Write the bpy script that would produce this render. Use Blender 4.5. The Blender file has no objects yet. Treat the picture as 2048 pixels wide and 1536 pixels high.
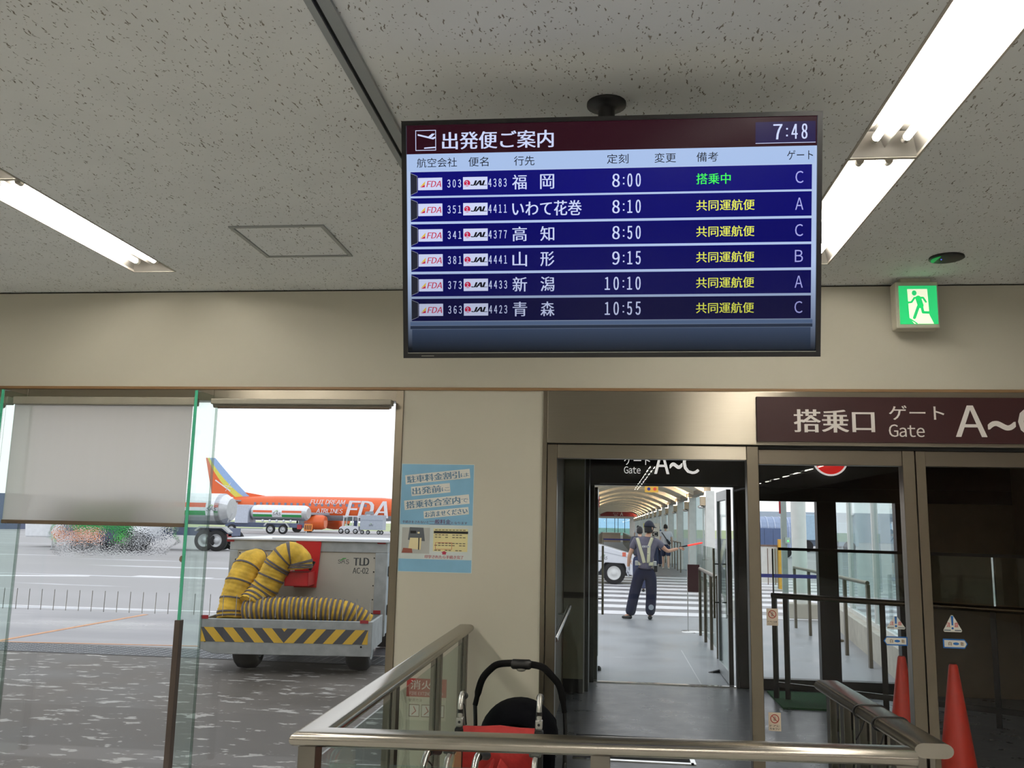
import bpy, bmesh, math, random
from mathutils import Vector as V3, Matrix
from mathutils.bvhtree import BVHTree
random.seed(7)
S = bpy.context.scene
COL = S.collection
PI = math.pi
# ------------------------------------------------------------------ camera
F, H = 1756.0, 1.65                       # focal length in pixels of the 2048 frame, eye height
YAW, PIT, ROL = math.radians(6.43), math.radians(9.08), math.radians(1.21)
fw = V3((-math.sin(YAW)*math.cos(PIT), math.cos(YAW)*math.cos(PIT), math.sin(PIT)))
rt0 = V3((math.cos(YAW), math.sin(YAW), 0)); up0 = rt0.cross(fw)
rt = rt0*math.cos(ROL)+up0*math.sin(ROL); up = -rt0*math.sin(ROL)+up0*math.cos(ROL)
EYE = V3((0, 0, H))
cd = bpy.data.cameras.new('camera'); cam = bpy.data.objects.new('camera', cd); COL.objects.link(cam)
cd.sensor_width = 36; cd.lens = F/2048*36; cd.clip_start = .05; cd.clip_end = 3000
cam.matrix_world = Matrix(((rt.x, up.x, -fw.x, 0), (rt.y, up.y, -fw.y, 0), (rt.z, up.z, -fw.z, H), (0, 0, 0, 1)))
S.camera = cam
# ------------------------------------------------------------------ world (bright overcast) and exposure
SKY = 1.35
w = bpy.data.worlds.new('overcast'); S.world = w; w.use_nodes = True
nt = w.node_tree; nt.nodes.clear()
tc = nt.nodes.new('ShaderNodeTexCoord'); sx = nt.nodes.new('ShaderNodeSeparateXYZ')
rp = nt.nodes.new('ShaderNodeValToRGB'); bgn = nt.nodes.new('ShaderNodeBackground'); wo = nt.nodes.new('ShaderNodeOutputWorld')
rp.color_ramp.elements[0].position = .0; rp.color_ramp.elements[0].color = (.97, .985, 1, 1)
rp.color_ramp.elements[1].position = .5; rp.color_ramp.elements[1].color = (.88, .94, 1, 1)
nt.links.new(tc.outputs['Generated'], sx.inputs[0]); nt.links.new(sx.outputs['Z'], rp.inputs[0])
nt.links.new(rp.outputs[0], bgn.inputs['Color']); bgn.inputs['Strength'].default_value = SKY
nt.links.new(bgn.outputs[0], wo.inputs[0])
S.view_settings.view_transform = 'Standard'; S.view_settings.look = 'None'
S.view_settings.exposure = 0; S.view_settings.gamma = 1; S.view_settings.use_curve_mapping = False
TUBE = 50.0                                # radiance of the fluorescent tubes
cy = S.cycles
cy.max_bounces = 9; cy.diffuse_bounces = 5; cy.glossy_bounces = 4; cy.transmission_bounces = 6; cy.transparent_max_bounces = 24
cy.caustics_reflective = False; cy.caustics_refractive = False; cy.sample_clamp_indirect = 4; cy.use_denoising = True

def at(px, py, y=None, z=None, x=None):
    """the place where the line of sight of a photo pixel meets the plane y, z or x"""
    d = fw+rt*((px-1024)/F)-up*((py-768)/F)
    t = d and (y/d.y if y is not None else ((z-H)/d.z if z is not None else x/d.x))
    return EYE+d*t
# ------------------------------------------------------------------ materials
def lin(c):
    r = []
    for k in c[:3]:
        k /= 255
        r.append(k/12.92 if k <= .04045 else ((k+.055)/1.055)**2.4)
    return (*r, 1)
MATS = {}
def mat(name, col, rough=.5, metal=0, emis=0, ecol=None, var=.06, scale=6, stretch=None, spec=.5, coat=0, bump=0, trans=0):
    if name in MATS: return MATS[name]
    m = bpy.data.materials.new(name); m.use_nodes = True; n = m.node_tree; b = n.nodes['Principled BSDF']
    c = lin(col)
    t = n.nodes.new('ShaderNodeTexCoord'); nz = n.nodes.new('ShaderNodeTexNoise'); nz.inputs['Scale'].default_value = scale
    nz.inputs['Detail'].default_value = 4
    if stretch:
        mp = n.nodes.new('ShaderNodeMapping'); mp.inputs['Scale'].default_value = stretch
        n.links.new(t.outputs['Object'], mp.inputs[0]); n.links.new(mp.outputs[0], nz.inputs['Vector'])
    else: n.links.new(t.outputs['Object'], nz.inputs['Vector'])
    r = n.nodes.new('ShaderNodeValToRGB')
    r.color_ramp.elements[0].position = .3; r.color_ramp.elements[1].position = .7
    r.color_ramp.elements[0].color = tuple(k*(1-var) for k in c[:3])+(1,); r.color_ramp.elements[1].color = tuple(min(1, k*(1+var)) for k in c[:3])+(1,)
    n.links.new(nz.outputs['Fac'], r.inputs[0]); n.links.new(r.outputs[0], b.inputs['Base Color'])
    b.inputs['Roughness'].default_value = rough; b.inputs['Metallic'].default_value = metal
    b.inputs['Specular IOR Level'].default_value = spec; b.inputs['Coat Weight'].default_value = coat
    if emis:
        b.inputs['Emission Color'].default_value = lin(ecol or col); b.inputs['Emission Strength'].default_value = emis
    if bump:
        bp = n.nodes.new('ShaderNodeBump'); bp.inputs['Strength'].default_value = bump; bp.inputs['Distance'].default_value = .01
        n.links.new(nz.outputs['Fac'], bp.inputs['Height']); n.links.new(bp.outputs[0], b.inputs['Normal'])
    MATS[name] = m; return m
def glass(name, tint=(255, 255, 255), refl=.03, gl=.85):
    if name in MATS: return MATS[name]
    m = bpy.data.materials.new(name); m.use_nodes = True; n = m.node_tree; n.nodes.clear()
    o = n.nodes.new('ShaderNodeOutputMaterial'); mx = n.nodes.new('ShaderNodeMixShader')
    tr = n.nodes.new('ShaderNodeBsdfTransparent'); tr.inputs[0].default_value = lin(tint)
    g = n.nodes.new('ShaderNodeBsdfGlossy'); g.inputs['Roughness'].default_value = .005
    lw = n.nodes.new('ShaderNodeLayerWeight'); pw = n.nodes.new('ShaderNodeMath'); pw.operation = 'POWER'; pw.inputs[1].default_value = 5
    ml = n.nodes.new('ShaderNodeMath'); ml.operation = 'MULTIPLY_ADD'; ml.inputs[1].default_value = gl; ml.inputs[2].default_value = refl
    n.links.new(lw.outputs['Facing'], pw.inputs[0]); n.links.new(pw.outputs[0], ml.inputs[0]); n.links.new(ml.outputs[0], mx.inputs[0])
    n.links.new(tr.outputs[0], mx.inputs[1]); n.links.new(g.outputs[0], mx.inputs[2]); n.links.new(mx.outputs[0], o.inputs[0])
    MATS[name] = m; return m
def steel(name, col=(176, 168, 152), rough=.3, stretch=(2, 2, 120), an=0):
    if name in MATS: return MATS[name]
    m = mat(name, col, rough, 1, var=.02, scale=3, stretch=stretch); n = m.node_tree; b = n.nodes['Principled BSDF']
    mr = n.nodes.new('ShaderNodeMapRange'); mr.inputs[3].default_value = rough*.92; mr.inputs[4].default_value = rough*1.1
    nz = [k for k in n.nodes if k.type == 'TEX_NOISE'][0]
    n.links.new(nz.outputs['Fac'], mr.inputs[0]); n.links.new(mr.outputs[0], b.inputs['Roughness'])
    if an:
        b.inputs['Anisotropic'].default_value = an; b.inputs['Anisotropic Rotation'].default_value = .25
    return m
# ------------------------------------------------------------------ mesh builder
def fr(N):
    N = V3(N).normalized(); a = V3((0, 0, 1)) if abs(N.z) < .95 else V3((1, 0, 0))
    X = a.cross(N).normalized(); return X, N.cross(X), N
TXT = {}
def glyphs(s, bold=0, shear=0):
    k = (s, bold, shear)
    if k not in TXT and s.isascii() and any(c.isalpha() for c in s):
        v, f, x = [], [], 0
        for ch in s:
            if ch == ' ': x += .32; continue
            gv, gf = glyphs(chr(ord(ch)+0xFEE0)) if ch != '-' else ([(0, .28, 0), (.3, .28, 0), (.3, .36, 0), (0, .36, 0)], [(0, 1, 2, 3)])
            m0 = min(p[0] for p in gv); m1 = max(p[0] for p in gv); o = len(v)
            v += [(p[0]-m0+x+p[1]*shear, p[1], 0) for p in gv]; f += [tuple(i+o for i in q) for q in gf]; x += m1-m0+.085
        TXT[k] = (v, f)
    if k not in TXT:
        c = bpy.data.curves.new('t', 'FONT'); c.body = s; c.offset = bold; c.shear = shear; c.resolution_u = 3
        o = bpy.data.objects.new('t', c); COL.objects.link(o)
        dg = bpy.context.evaluated_depsgraph_get(); dg.update()
        me = bpy.data.meshes.new_from_object(o.evaluated_get(dg))
        v = [tuple(p.co) for p in me.vertices]; f = [tuple(p.vertices) for p in me.polygons]
        bpy.data.objects.remove(o); bpy.data.curves.remove(c); bpy.data.meshes.remove(me)
        TXT[k] = (v, f)
    return TXT[k]
WORLD = {}
class B:
    def __init__(s, mats=None): s.v = []; s.f = []; s.mi = []; s.sm = []; s.mats = mats if isinstance(mats, list) else [mats]; s.k = 0; s.smooth = False
    def add(s, vs, fs, k=None, sm=None):
        b = len(s.v); s.v += [V3(p) for p in vs]
        for f in fs:
            s.f.append(tuple(i+b for i in f)); s.mi.append(s.k if k is None else k); s.sm.append(s.smooth if sm is None else sm)
        return s
    def obox(s, o, U, V, W, k=None):
        o, U, V, W = map(V3, (o, U, V, W))
        vs = [o, o+U, o+U+V, o+V, o+W, o+U+W, o+U+V+W, o+V+W]
        return s.add(vs, [(0, 3, 2, 1), (4, 5, 6, 7), (0, 1, 5, 4), (1, 2, 6, 5), (2, 3, 7, 6), (3, 0, 4, 7)] if U.cross(V).dot(W) > 0 else [(0, 1, 2, 3), (4, 7, 6, 5), (0, 4, 5, 1), (1, 5, 6, 2), (2, 6, 7, 3), (3, 7, 4, 0)], k, False)
    def box(s, a, b, k=None):
        a, b = V3(a), V3(b); lo = [min(a[i], b[i]) for i in range(3)]; hi = [max(a[i], b[i]) for i in range(3)]
        return s.obox(lo, (hi[0]-lo[0], 0, 0), (0, hi[1]-lo[1], 0), (0, 0, hi[2]-lo[2]), k)
    def bar(s, p, q, w, h, upv=(0, 0, 1), k=None):
        p, q = V3(p), V3(q); T = (q-p).normalized(); U = T.cross(V3(upv))
        if U.length < 1e-4: U = T.cross(V3((0, 1, 0)))
        U.normalize(); N = U.cross(T)
        return s.obox(p-U*w/2-N*h/2, U*w, q-p, N*h, k)
    def tube(s, pts, r, n=10, k=None, cap=True, sc=(1, 1)):
        pts = [V3(p) for p in pts]; m = len(pts); rs = r if isinstance(r, (list, tuple)) else [r]*m
        vs = []; X = None
        for i, p in enumerate(pts):
            T = (pts[min(i+1, m-1)]-pts[max(i-1, 0)]).normalized()
            if X is None: X, Y, _ = fr(T)
            else:
                X = (X-T*X.dot(T)).normalized(); Y = T.cross(X)
            for j in range(n):
                a = 2*PI*j/n; vs.append(p+(X*math.cos(a)*sc[0]+Y*math.sin(a)*sc[1])*rs[i])
        fs = [(i*n+j, i*n+(j+1) % n, (i+1)*n+(j+1) % n, (i+1)*n+j) for i in range(m-1) for j in range(n)]
        s.add(vs, fs, k, True)
        if cap: s.add(vs[:n], [tuple(range(n))[::-1]], k, False); s.add(vs[-n:], [tuple(range(n))], k, False)
        return s
    def lathe(s, prof, o=(0, 0, 0), ax=(0, 0, 1), n=24, k=None, sc=(1, 1), sm=True, cap=True):
        if not cap: prof = list(prof)+[prof[0]]
        X, Y, Z = fr(ax); o = V3(o)
        if abs(Z.z) > .95: X, Y = V3((1, 0, 0)), V3((0, 1, 0))*(1 if Z.z > 0 else -1)
        vs = [o+(X*math.cos(2*PI*j/n)*sc[0]+Y*math.sin(2*PI*j/n)*sc[1])*r+Z*h for r, h in prof for j in range(n)]
        fs = [(i*n+j, i*n+(j+1) % n, (i+1)*n+(j+1) % n, (i+1)*n+j) for i in range(len(prof)-1) for j in range(n)]
        s.add(vs, fs, k, sm)
        if not cap: return s
        if prof[0][0] > 1e-5: s.add(vs[:n], [tuple(range(n))[::-1]], k, False)
        if prof[-1][0] > 1e-5: s.add(vs[-n:], [tuple(range(n))], k, False)
        return s
    def prism(s, poly, o, U, V, W, k=None):
        o, U, V, W = map(V3, (o, U, V, W)); n = len(poly)
        if sum(poly[i][0]*poly[(i+1) % n][1]-poly[(i+1) % n][0]*poly[i][1] for i in range(n)) < 0: poly = poly[::-1]
        a = [o+U*x+V*y for x, y in poly]; vs = a+[p+W for p in a]
        rev = U.cross(V).dot(W) < 0
        fs = [tuple(range(n))[::-1], tuple(range(n, 2*n))]+[(i, (i+1) % n, n+(i+1) % n, n+i) for i in range(n)]
        return s.add(vs, [f[::-1] for f in fs] if rev else fs, k, False)
    def disc(s, c, r, N, t, n=24, k=None): return s.lathe([(r, 0), (r, t)], c, N, n, k, sm=False)
    def ball(s, c, r, n=16, m=10, k=None):
        r = r if isinstance(r, (tuple, list)) else (r, r, r); c = V3(c)
        vs = []; fs = []
        for i in range(m+1):
            for j in range(n):
                a = PI*i/m; b = 2*PI*j/n
                vs.append(c+V3((r[0]*math.sin(a)*math.cos(b), r[1]*math.sin(a)*math.sin(b), -r[2]*math.cos(a))))
        for i in range(m):
            for j in range(n): fs.append((i*n+j, i*n+(j+1) % n, (i+1)*n+(j+1) % n, (i+1)*n+j))
        return s.add(vs, fs, k, True)
    def sweep(s, path, prof, k=None, upv=(0, 0, 1), sm=False):
        path = [V3(p) for p in path]; m = len(path); n = len(prof); up_ = V3(upv); vs = []
        for i, p in enumerate(path):
            d0 = (p-path[i-1]).normalized() if i else None; d1 = (path[i+1]-p).normalized() if i < m-1 else None
            a, b = d0 or d1, d1 or d0
            s0 = a.cross(up_).normalized(); s1 = b.cross(up_).normalized(); sd = (s0+s1).normalized(); q = 1/max(.2, sd.dot(s0))
            for u, v in prof: vs.append(p+sd*u*q+up_*v)
        fs = [(i*n+j, (i+1)*n+j, (i+1)*n+(j+1) % n, i*n+(j+1) % n) for i in range(m-1) for j in range(n)]
        s.add(vs, fs, k, sm); s.add(vs[:n], [tuple(range(n))], k, False); s.add(vs[-n:], [tuple(range(n))[::-1]], k, False)
        return s
    def text(s, st, o, U, V, box, k=None, bold=0, shear=0, keep=False):
        """lettering fitted into box=(u0,v0,u1,v1) of the plane o,U,V (unit vectors)"""
        o, U, V = V3(o), V3(U), V3(V); v, f = glyphs(st, 0, shear)
        if not v: return s
        x0 = min(p[0] for p in v); x1 = max(p[0] for p in v); y0 = min(p[1] for p in v); y1 = max(p[1] for p in v)
        a = (box[2]-box[0])/max(x1-x0, 1e-6); b = (box[3]-box[1])/max(y1-y0, 1e-6)
        if keep: a = b = min(a, b)
        du = ((box[2]-box[0])-a*(x1-x0))/2; dv = ((box[3]-box[1])-b*(y1-y0))/2
        hb = bold*abs(b)*.9
        Nn = U.cross(V)*max(.0002, .003*b)
        for i, sh in enumerate((0,) if not bold else (-hb, 0, hb)):
            s.add([o+Nn*i+U*(box[0]+du+sh+(p[0]-x0)*a)+V*(box[1]+dv+(p[1]-y0)*b) for p in v], f, k, False)
        return s
    def stroke(s, pts, w_, o, U, V, W, k=None, cap=True):
        for (a, b), (c, d) in zip(pts, pts[1:]):
            L = math.hypot(c-a, d-b) or 1e-6; nx, ny = -(d-b)/L*w_/2, (c-a)/L*w_/2
            s.prism([(a+nx, b+ny), (c+nx, d+ny), (c-nx, d-ny), (a-nx, b-ny)], o, U, V, W, k)
        if cap:
            for a, b in pts: s.prism([(a+w_/2*math.cos(t*PI/6), b+w_/2*math.sin(t*PI/6)) for t in range(12)], o, U, V, W, k)
        return s
    def obj(s, name, parent=None, bevel=0, mats=None, fixn=False):
        me = bpy.data.meshes.new(name)
        off = V3((0, 0, 0))
        root = parent
        while root is not None and root.parent is not None: root = root.parent
        if root is not None and root in WORLD: off = WORLD[root]
        if parent is None:
            lo = [min(p[i] for p in s.v) for i in range(3)]; hi = [max(p[i] for p in s.v) for i in range(3)]
            off = V3(((lo[0]+hi[0])/2, (lo[1]+hi[1])/2, lo[2]))
        me.from_pydata([p-off for p in s.v], [], s.f)
        for m in (mats or s.mats): me.materials.append(m)
        me.polygons.foreach_set('material_index', s.mi); me.polygons.foreach_set('use_smooth', s.sm)
        me.update()
        if fixn:
            bm = bmesh.new(); bm.from_mesh(me); bmesh.ops.recalc_face_normals(bm, faces=bm.faces); bm.to_mesh(me); bm.free()
        o = bpy.data.objects.new(name, me); COL.objects.link(o)
        if parent is not None: o.parent = parent
        else: o.location = off
        if bevel:
            bv = o.modifiers.new('edge', 'BEVEL'); bv.width = bevel; bv.segments = 2; bv.limit_method = 'ANGLE'
        return o
def tag(o, label=None, cat=None, group=None, kind=None):
    if label: o['label'] = label
    if cat: o['category'] = cat
    if group: o['group'] = group
    if kind: o['kind'] = kind
    return o
def thing(name, label, cat, loc=(0, 0, 0), rot=0, group=None, world=True, kind=None):
    o = bpy.data.objects.new(name, None); COL.objects.link(o); o.empty_display_size = .1
    o.location = loc; o.rotation_euler = (0, 0, rot)
    if world: WORLD[o] = V3(loc)
    return tag(o, label, cat, group, kind)
def struct(o): return tag(o, kind='structure')
def copy_tree(o, parent=None):
    c = o.copy(); COL.objects.link(c)
    if parent is not None: c.parent = parent
    for ch in list(o.children): copy_tree(ch, c)
    return c
def spline(pts, n=14):
    P_ = [V3(p) for p in pts]; P_ = [P_[0]*2-P_[1]]+P_+[P_[-1]*2-P_[-2]]; out = []
    for i in range(1, len(P_)-2):
        for k in range(n):
            t = k/n; a, b_, c, d = P_[i-1:i+3]; out.append(((b_*2)+(c-a)*t+(a*2-b_*5+c*4-d)*t*t+(b_*3-a-c*3+d)*t*t*t)*.5)
    out.append(P_[-2]); return out
X1, Y1, Z1 = V3((1, 0, 0)), V3((0, 1, 0)), V3((0, 0, 1))
# ------------------------------------------------------------------ shared materials
M_STEEL = steel('brushed steel', (124, 116, 102), .3)
M_STEELH = steel('brushed steel along', (158, 150, 136), .30, (1.5, 60, 60), .85)
M_STEELD = steel('dark steel', (120, 112, 100), .35)
M_RAIL = steel('satin rail steel', (160, 154, 144), .23, (4, 4, 60))
M_CHROME = mat('chrome', (215, 215, 212), .12, 1, var=.02)
M_ALU = mat('anodised aluminium', (168, 172, 172), .38, .7, var=.03)
M_GALV = mat('galvanised sheet', (172, 176, 176), .5, .35, var=.14, scale=9)
M_BLACK = mat('black plastic', (11, 11, 12), .45)
M_RUBBER = mat('tyre rubber', (34, 34, 36), .8, var=.15)
M_DARK = mat('dark door frame', (30, 28, 26), .4, .3)
M_WALL = mat('beige wall paint', (194, 189, 173), .75, var=.025, scale=2)
M_WHITE = mat('white paint', (226, 226, 224), .45, var=.03)
M_GLASS = glass('window glass', refl=.018)
M_FIN = glass('fin glass', (243, 250, 247), .03, .7)
M_EDGE = mat('green glass edge', (72, 176, 140), .15, emis=0, coat=.5)
M_LED = mat('white lettering', (232, 226, 220), .5, var=.01)
def ceiling_mat():
    m = mat('rockwool ceiling', (236, 237, 235), .85, var=.03, scale=3); n = m.node_tree; b = n.nodes['Principled BSDF']; L = n.links
    t = n.nodes.new('ShaderNodeTexCoord')
    ramp0 = [k for k in n.nodes if k.type == 'VALTORGB'][0]
    nz = n.nodes.new('ShaderNodeTexNoise'); nz.inputs['Scale'].default_value = 34; nz.inputs['Detail'].default_value = 2
    ad = n.nodes.new('ShaderNodeVectorMath'); ad.operation = 'MULTIPLY_ADD'; ad.inputs[1].default_value = (.028, .028, 0)
    L.new(t.outputs['Object'], nz.inputs['Vector']); L.new(nz.outputs['Color'], ad.inputs[0]); L.new(t.outputs['Object'], ad.inputs[2])
    facs = []
    for sc_, st, th, rot, se in ((1, (72, 13, 1), .19, .42, .72), (1, (84, 27, 1), .19, -.1, .66), (1, (74, 74, 1), .18, 0, .62)):
        mp = n.nodes.new('ShaderNodeMapping'); mp.inputs['Scale'].default_value = st; mp.inputs['Rotation'].default_value = (0, 0, rot)
        vo = n.nodes.new('ShaderNodeTexVoronoi'); vo.inputs['Scale'].default_value = sc_; vo.feature = 'F1'
        L.new(ad.outputs[0], mp.inputs[0]); L.new(mp.outputs[0], vo.inputs['Vector'])
        r = n.nodes.new('ShaderNodeMapRange'); r.inputs[1].default_value = th*1.25; r.inputs[2].default_value = th*.8
        L.new(vo.outputs['Distance'], r.inputs[0])
        sel = n.nodes.new('ShaderNodeSeparateColor'); L.new(vo.outputs['Color'], sel.inputs[0])
        gt = n.nodes.new('ShaderNodeMath'); gt.operation = 'GREATER_THAN'; gt.inputs[1].default_value = se; L.new(sel.outputs[0], gt.inputs[0])
        mu = n.nodes.new('ShaderNodeMath'); mu.operation = 'MULTIPLY'; L.new(r.outputs[0], mu.inputs[0]); L.new(gt.outputs[0], mu.inputs[1]); facs.append(mu)
    a = facs[0]
    for f in facs[1:]:
        mxn = n.nodes.new('ShaderNodeMath'); mxn.operation = 'MAXIMUM'; L.new(a.outputs[0], mxn.inputs[0]); L.new(f.outputs[0], mxn.inputs[1]); a = mxn
    mx = n.nodes.new('ShaderNodeMix'); mx.data_type = 'RGBA'; L.new(a.outputs[0], mx.inputs[0]); L.new(ramp0.outputs[0], mx.inputs[6])
    mx.inputs[7].default_value = lin((128, 122, 108)); L.new(mx.outputs[2], b.inputs['Base Color'])
    bp = n.nodes.new('ShaderNodeBump'); bp.invert = True; bp.inputs['Strength'].default_value = .5; bp.inputs['Distance'].default_value = .004
    L.new(a.outputs[0], bp.inputs['Height']); L.new(bp.outputs[0], b.inputs['Normal'])
    return m
M_CEIL = ceiling_mat()
def ground_mat(name, c1, c2, c3, r1, r2, sc, st=(1, 1, 1), th=.62, fs=3.2):
    """paving with broad damp patches and pale flakes, on the apron painted puddle reflections"""
    m = bpy.data.materials.new(name); m.use_nodes = True; n = m.node_tree; b = n.nodes['Principled BSDF']; L = n.links
    t = n.nodes.new('ShaderNodeTexCoord'); mp = n.nodes.new('ShaderNodeMapping'); mp.inputs['Scale'].default_value = st
    L.new(t.outputs['Object'], mp.inputs[0])
    a = n.nodes.new('ShaderNodeTexNoise'); a.inputs['Scale'].default_value = sc; a.inputs['Detail'].default_value = 6
    L.new(mp.outputs[0], a.inputs['Vector'])
    r = n.nodes.new('ShaderNodeValToRGB'); r.color_ramp.elements[0].position = .35; r.color_ramp.elements[1].position = .65
    r.color_ramp.elements[0].color = lin(c1); r.color_ramp.elements[1].color = lin(c2); L.new(a.outputs['Fac'], r.inputs[0])
    f = n.nodes.new('ShaderNodeTexNoise'); f.inputs['Scale'].default_value = sc*fs; f.inputs['Detail'].default_value = 5; f.inputs['Roughness'].default_value = .62
    mp2 = n.nodes.new('ShaderNodeMapping'); mp2.inputs['Scale'].default_value = (st[0]*.5, st[1]*1.2, 1); L.new(t.outputs['Object'], mp2.inputs[0]); L.new(mp2.outputs[0], f.inputs['Vector'])
    g = n.nodes.new('ShaderNodeMapRange'); g.inputs[1].default_value = th; g.inputs[2].default_value = th+.03; L.new(f.outputs['Fac'], g.inputs[0])
    mx = n.nodes.new('ShaderNodeMix'); mx.data_type = 'RGBA'; L.new(g.outputs[0], mx.inputs[0]); L.new(r.outputs[0], mx.inputs[6]); mx.inputs[7].default_value = lin(c3)
    L.new(mx.outputs[2], b.inputs['Base Color'])
    q = n.nodes.new('ShaderNodeMapRange'); q.inputs[1].default_value = .35; q.inputs[2].default_value = .65; q.inputs[3].default_value = r1; q.inputs[4].default_value = r2
    L.new(a.outputs['Fac'], q.inputs[0]); L.new(q.outputs[0], b.inputs['Roughness'])
    bp = n.nodes.new('ShaderNodeBump'); bp.inputs['Strength'].default_value = .25; bp.inputs['Distance'].default_value = .01
    L.new(f.outputs['Fac'], bp.inputs['Height']); L.new(bp.outputs[0], b.inputs['Normal'])
    MATS[name] = m; return m
def blind_mat():
    m = bpy.data.materials.new('translucent blind cloth'); m.use_nodes = True; n = m.node_tree; n.nodes.clear(); L = n.links
    o = n.nodes.new('ShaderNodeOutputMaterial'); d = n.nodes.new('ShaderNodeBsdfDiffuse'); d.inputs[0].default_value = lin((196, 190, 176))
    tl = n.nodes.new('ShaderNodeBsdfTranslucent'); tl.inputs[0].default_value = lin((226, 222, 216))
    t = n.nodes.new('ShaderNodeTexCoord'); mp = n.nodes.new('ShaderNodeMapping'); mp.inputs['Scale'].default_value = (9, 9, .8)
    nz = n.nodes.new('ShaderNodeTexNoise'); nz.inputs['Scale'].default_value = 2; nz.inputs['Detail'].default_value = 6
    L.new(t.outputs['Object'], mp.inputs[0]); L.new(mp.outputs[0], nz.inputs['Vector'])
    mr = n.nodes.new('ShaderNodeMapRange'); mr.inputs[3].default_value = .62; mr.inputs[4].default_value = .73; L.new(nz.outputs['Fac'], mr.inputs[0])
    m1 = n.nodes.new('ShaderNodeMixShader'); L.new(mr.outputs[0], m1.inputs[0]); L.new(d.outputs[0], m1.inputs[1]); L.new(tl.outputs[0], m1.inputs[2])
    tr = n.nodes.new('ShaderNodeBsdfTransparent'); m2 = n.nodes.new('ShaderNodeMixShader'); m2.inputs[0].default_value = .07
    L.new(m1.outputs[0], m2.inputs[1]); L.new(tr.outputs[0], m2.inputs[2]); L.new(m2.outputs[0], o.inputs[0]); return m
M_BLIND = blind_mat()
def wet_glass():
    """window pane: clear, with a band of fine condensation drops that bend what is seen through it"""
    m = bpy.data.materials.new('pane with condensation'); m.use_nodes = True; n = m.node_tree; n.nodes.clear(); L = n.links
    o = n.nodes.new('ShaderNodeOutputMaterial'); t = n.nodes.new('ShaderNodeTexCoord'); s = n.nodes.new('ShaderNodeSeparateXYZ'); L.new(t.outputs['Object'], s.inputs[0])
    tr = n.nodes.new('ShaderNodeBsdfTransparent'); g = n.nodes.new('ShaderNodeBsdfGlossy'); g.inputs['Roughness'].default_value = .005
    m1 = n.nodes.new('ShaderNodeMixShader'); m1.inputs[0].default_value = .03; L.new(tr.outputs[0], m1.inputs[1]); L.new(g.outputs[0], m1.inputs[2])
    rf = n.nodes.new('ShaderNodeBsdfRefraction'); rf.inputs['IOR'].default_value = 1.12; rf.inputs['Roughness'].default_value = .0
    v = n.nodes.new('ShaderNodeTexVoronoi'); v.inputs['Scale'].default_value = 105; v.feature = 'SMOOTH_F1'; L.new(t.outputs['Object'], v.inputs['Vector'])
    bp = n.nodes.new('ShaderNodeBump'); bp.inputs['Strength'].default_value = .11; bp.inputs['Distance'].default_value = .005; L.new(v.outputs['Distance'], bp.inputs['Height']); L.new(bp.outputs[0], rf.inputs['Normal'])
    def band(sock, c, wd, soft):
        a = n.nodes.new('ShaderNodeMath'); a.operation = 'SUBTRACT'; a.inputs[1].default_value = c; L.new(sock, a.inputs[0])
        b = n.nodes.new('ShaderNodeMath'); b.operation = 'ABSOLUTE'; L.new(a.outputs[0], b.inputs[0])
        c_ = n.nodes.new('ShaderNodeMapRange'); c_.inputs[1].default_value = wd+soft; c_.inputs[2].default_value = wd; L.new(b.outputs[0], c_.inputs[0]); return c_.outputs[0]
    nz = n.nodes.new('ShaderNodeTexNoise'); nz.inputs['Scale'].default_value = 7; nz.inputs['Detail'].default_value = 5; L.new(t.outputs['Object'], nz.inputs['Vector'])
    mu = n.nodes.new('ShaderNodeMath'); mu.operation = 'MULTIPLY'; L.new(band(s.outputs['Z'], 1.58, .10, .22), mu.inputs[0]); L.new(band(s.outputs['X'], .02, .3, .35), mu.inputs[1])
    ad = n.nodes.new('ShaderNodeMath'); ad.operation = 'MULTIPLY_ADD'; ad.inputs[1].default_value = .9; ad.inputs[2].default_value = -.45; L.new(nz.outputs['Fac'], ad.inputs[0])
    su = n.nodes.new('ShaderNodeMath'); su.operation = 'ADD'; L.new(mu.outputs[0], su.inputs[0]); L.new(ad.outputs[0], su.inputs[1])
    gt = n.nodes.new('ShaderNodeMapRange'); gt.inputs[1].default_value = .45; gt.inputs[2].default_value = .6; L.new(su.outputs[0], gt.inputs[0])
    m2 = n.nodes.new('ShaderNodeMixShader'); L.new(gt.outputs[0], m2.inputs[0]); L.new(m1.outputs[0], m2.inputs[1]); L.new(rf.outputs[0], m2.inputs[2]); L.new(m2.outputs[0], o.inputs[0]); return m
# ------------------------------------------------------------------ the room
D = 5.8; ZC = 3.25; XL, XR, YB = -7.2, 7.6, -29.0
ROWS = (-2.99, 1.17, 5.33); LW = .148; LEND = 5.32; LLEN = 1.57; LN = 21
b = B(M_CEIL)
def slab(x0, x1, y0, y1): b.box((x0, y0, ZC), (x1, y1+(.25 if y1 == D else 0), ZC+.05))
xs = [XL]
for r in ROWS: xs += [r-LW, r+LW]
xs.append(XR)
YL = LEND-LLEN*LN
for i in range(0, len(xs), 2): slab(xs[i], xs[i+1], YB, D)
for r in ROWS: slab(r-LW, r+LW, LEND, D); slab(r-LW, r+LW, YB, YL)
struct(b.obj('ceiling'))
struct(B(mat('room floor vinyl', (224, 224, 222), .45, var=.06, scale=2)).box((XL, YB, -.05), (XR, 5.2, 0)).box((-1.42, 5.2, -.05), (XR, D+.02, 0)).box((XL, 5.2, -.2), (-1.42, D+.02, -.14)).obj('floor'))
b = B([M_WALL, mat('shadow gap', (40, 36, 30), .8)])
b.box((XL, D, 2.556), (XR, D+.25, ZC-.012)); b.box((XL, D+.02, ZC-.012), (XR, D+.25, ZC), 1); b.box((-1.39, D, 0), (-.437, D+.2, 2.536)); struct(b.obj('wall_front'))
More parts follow.
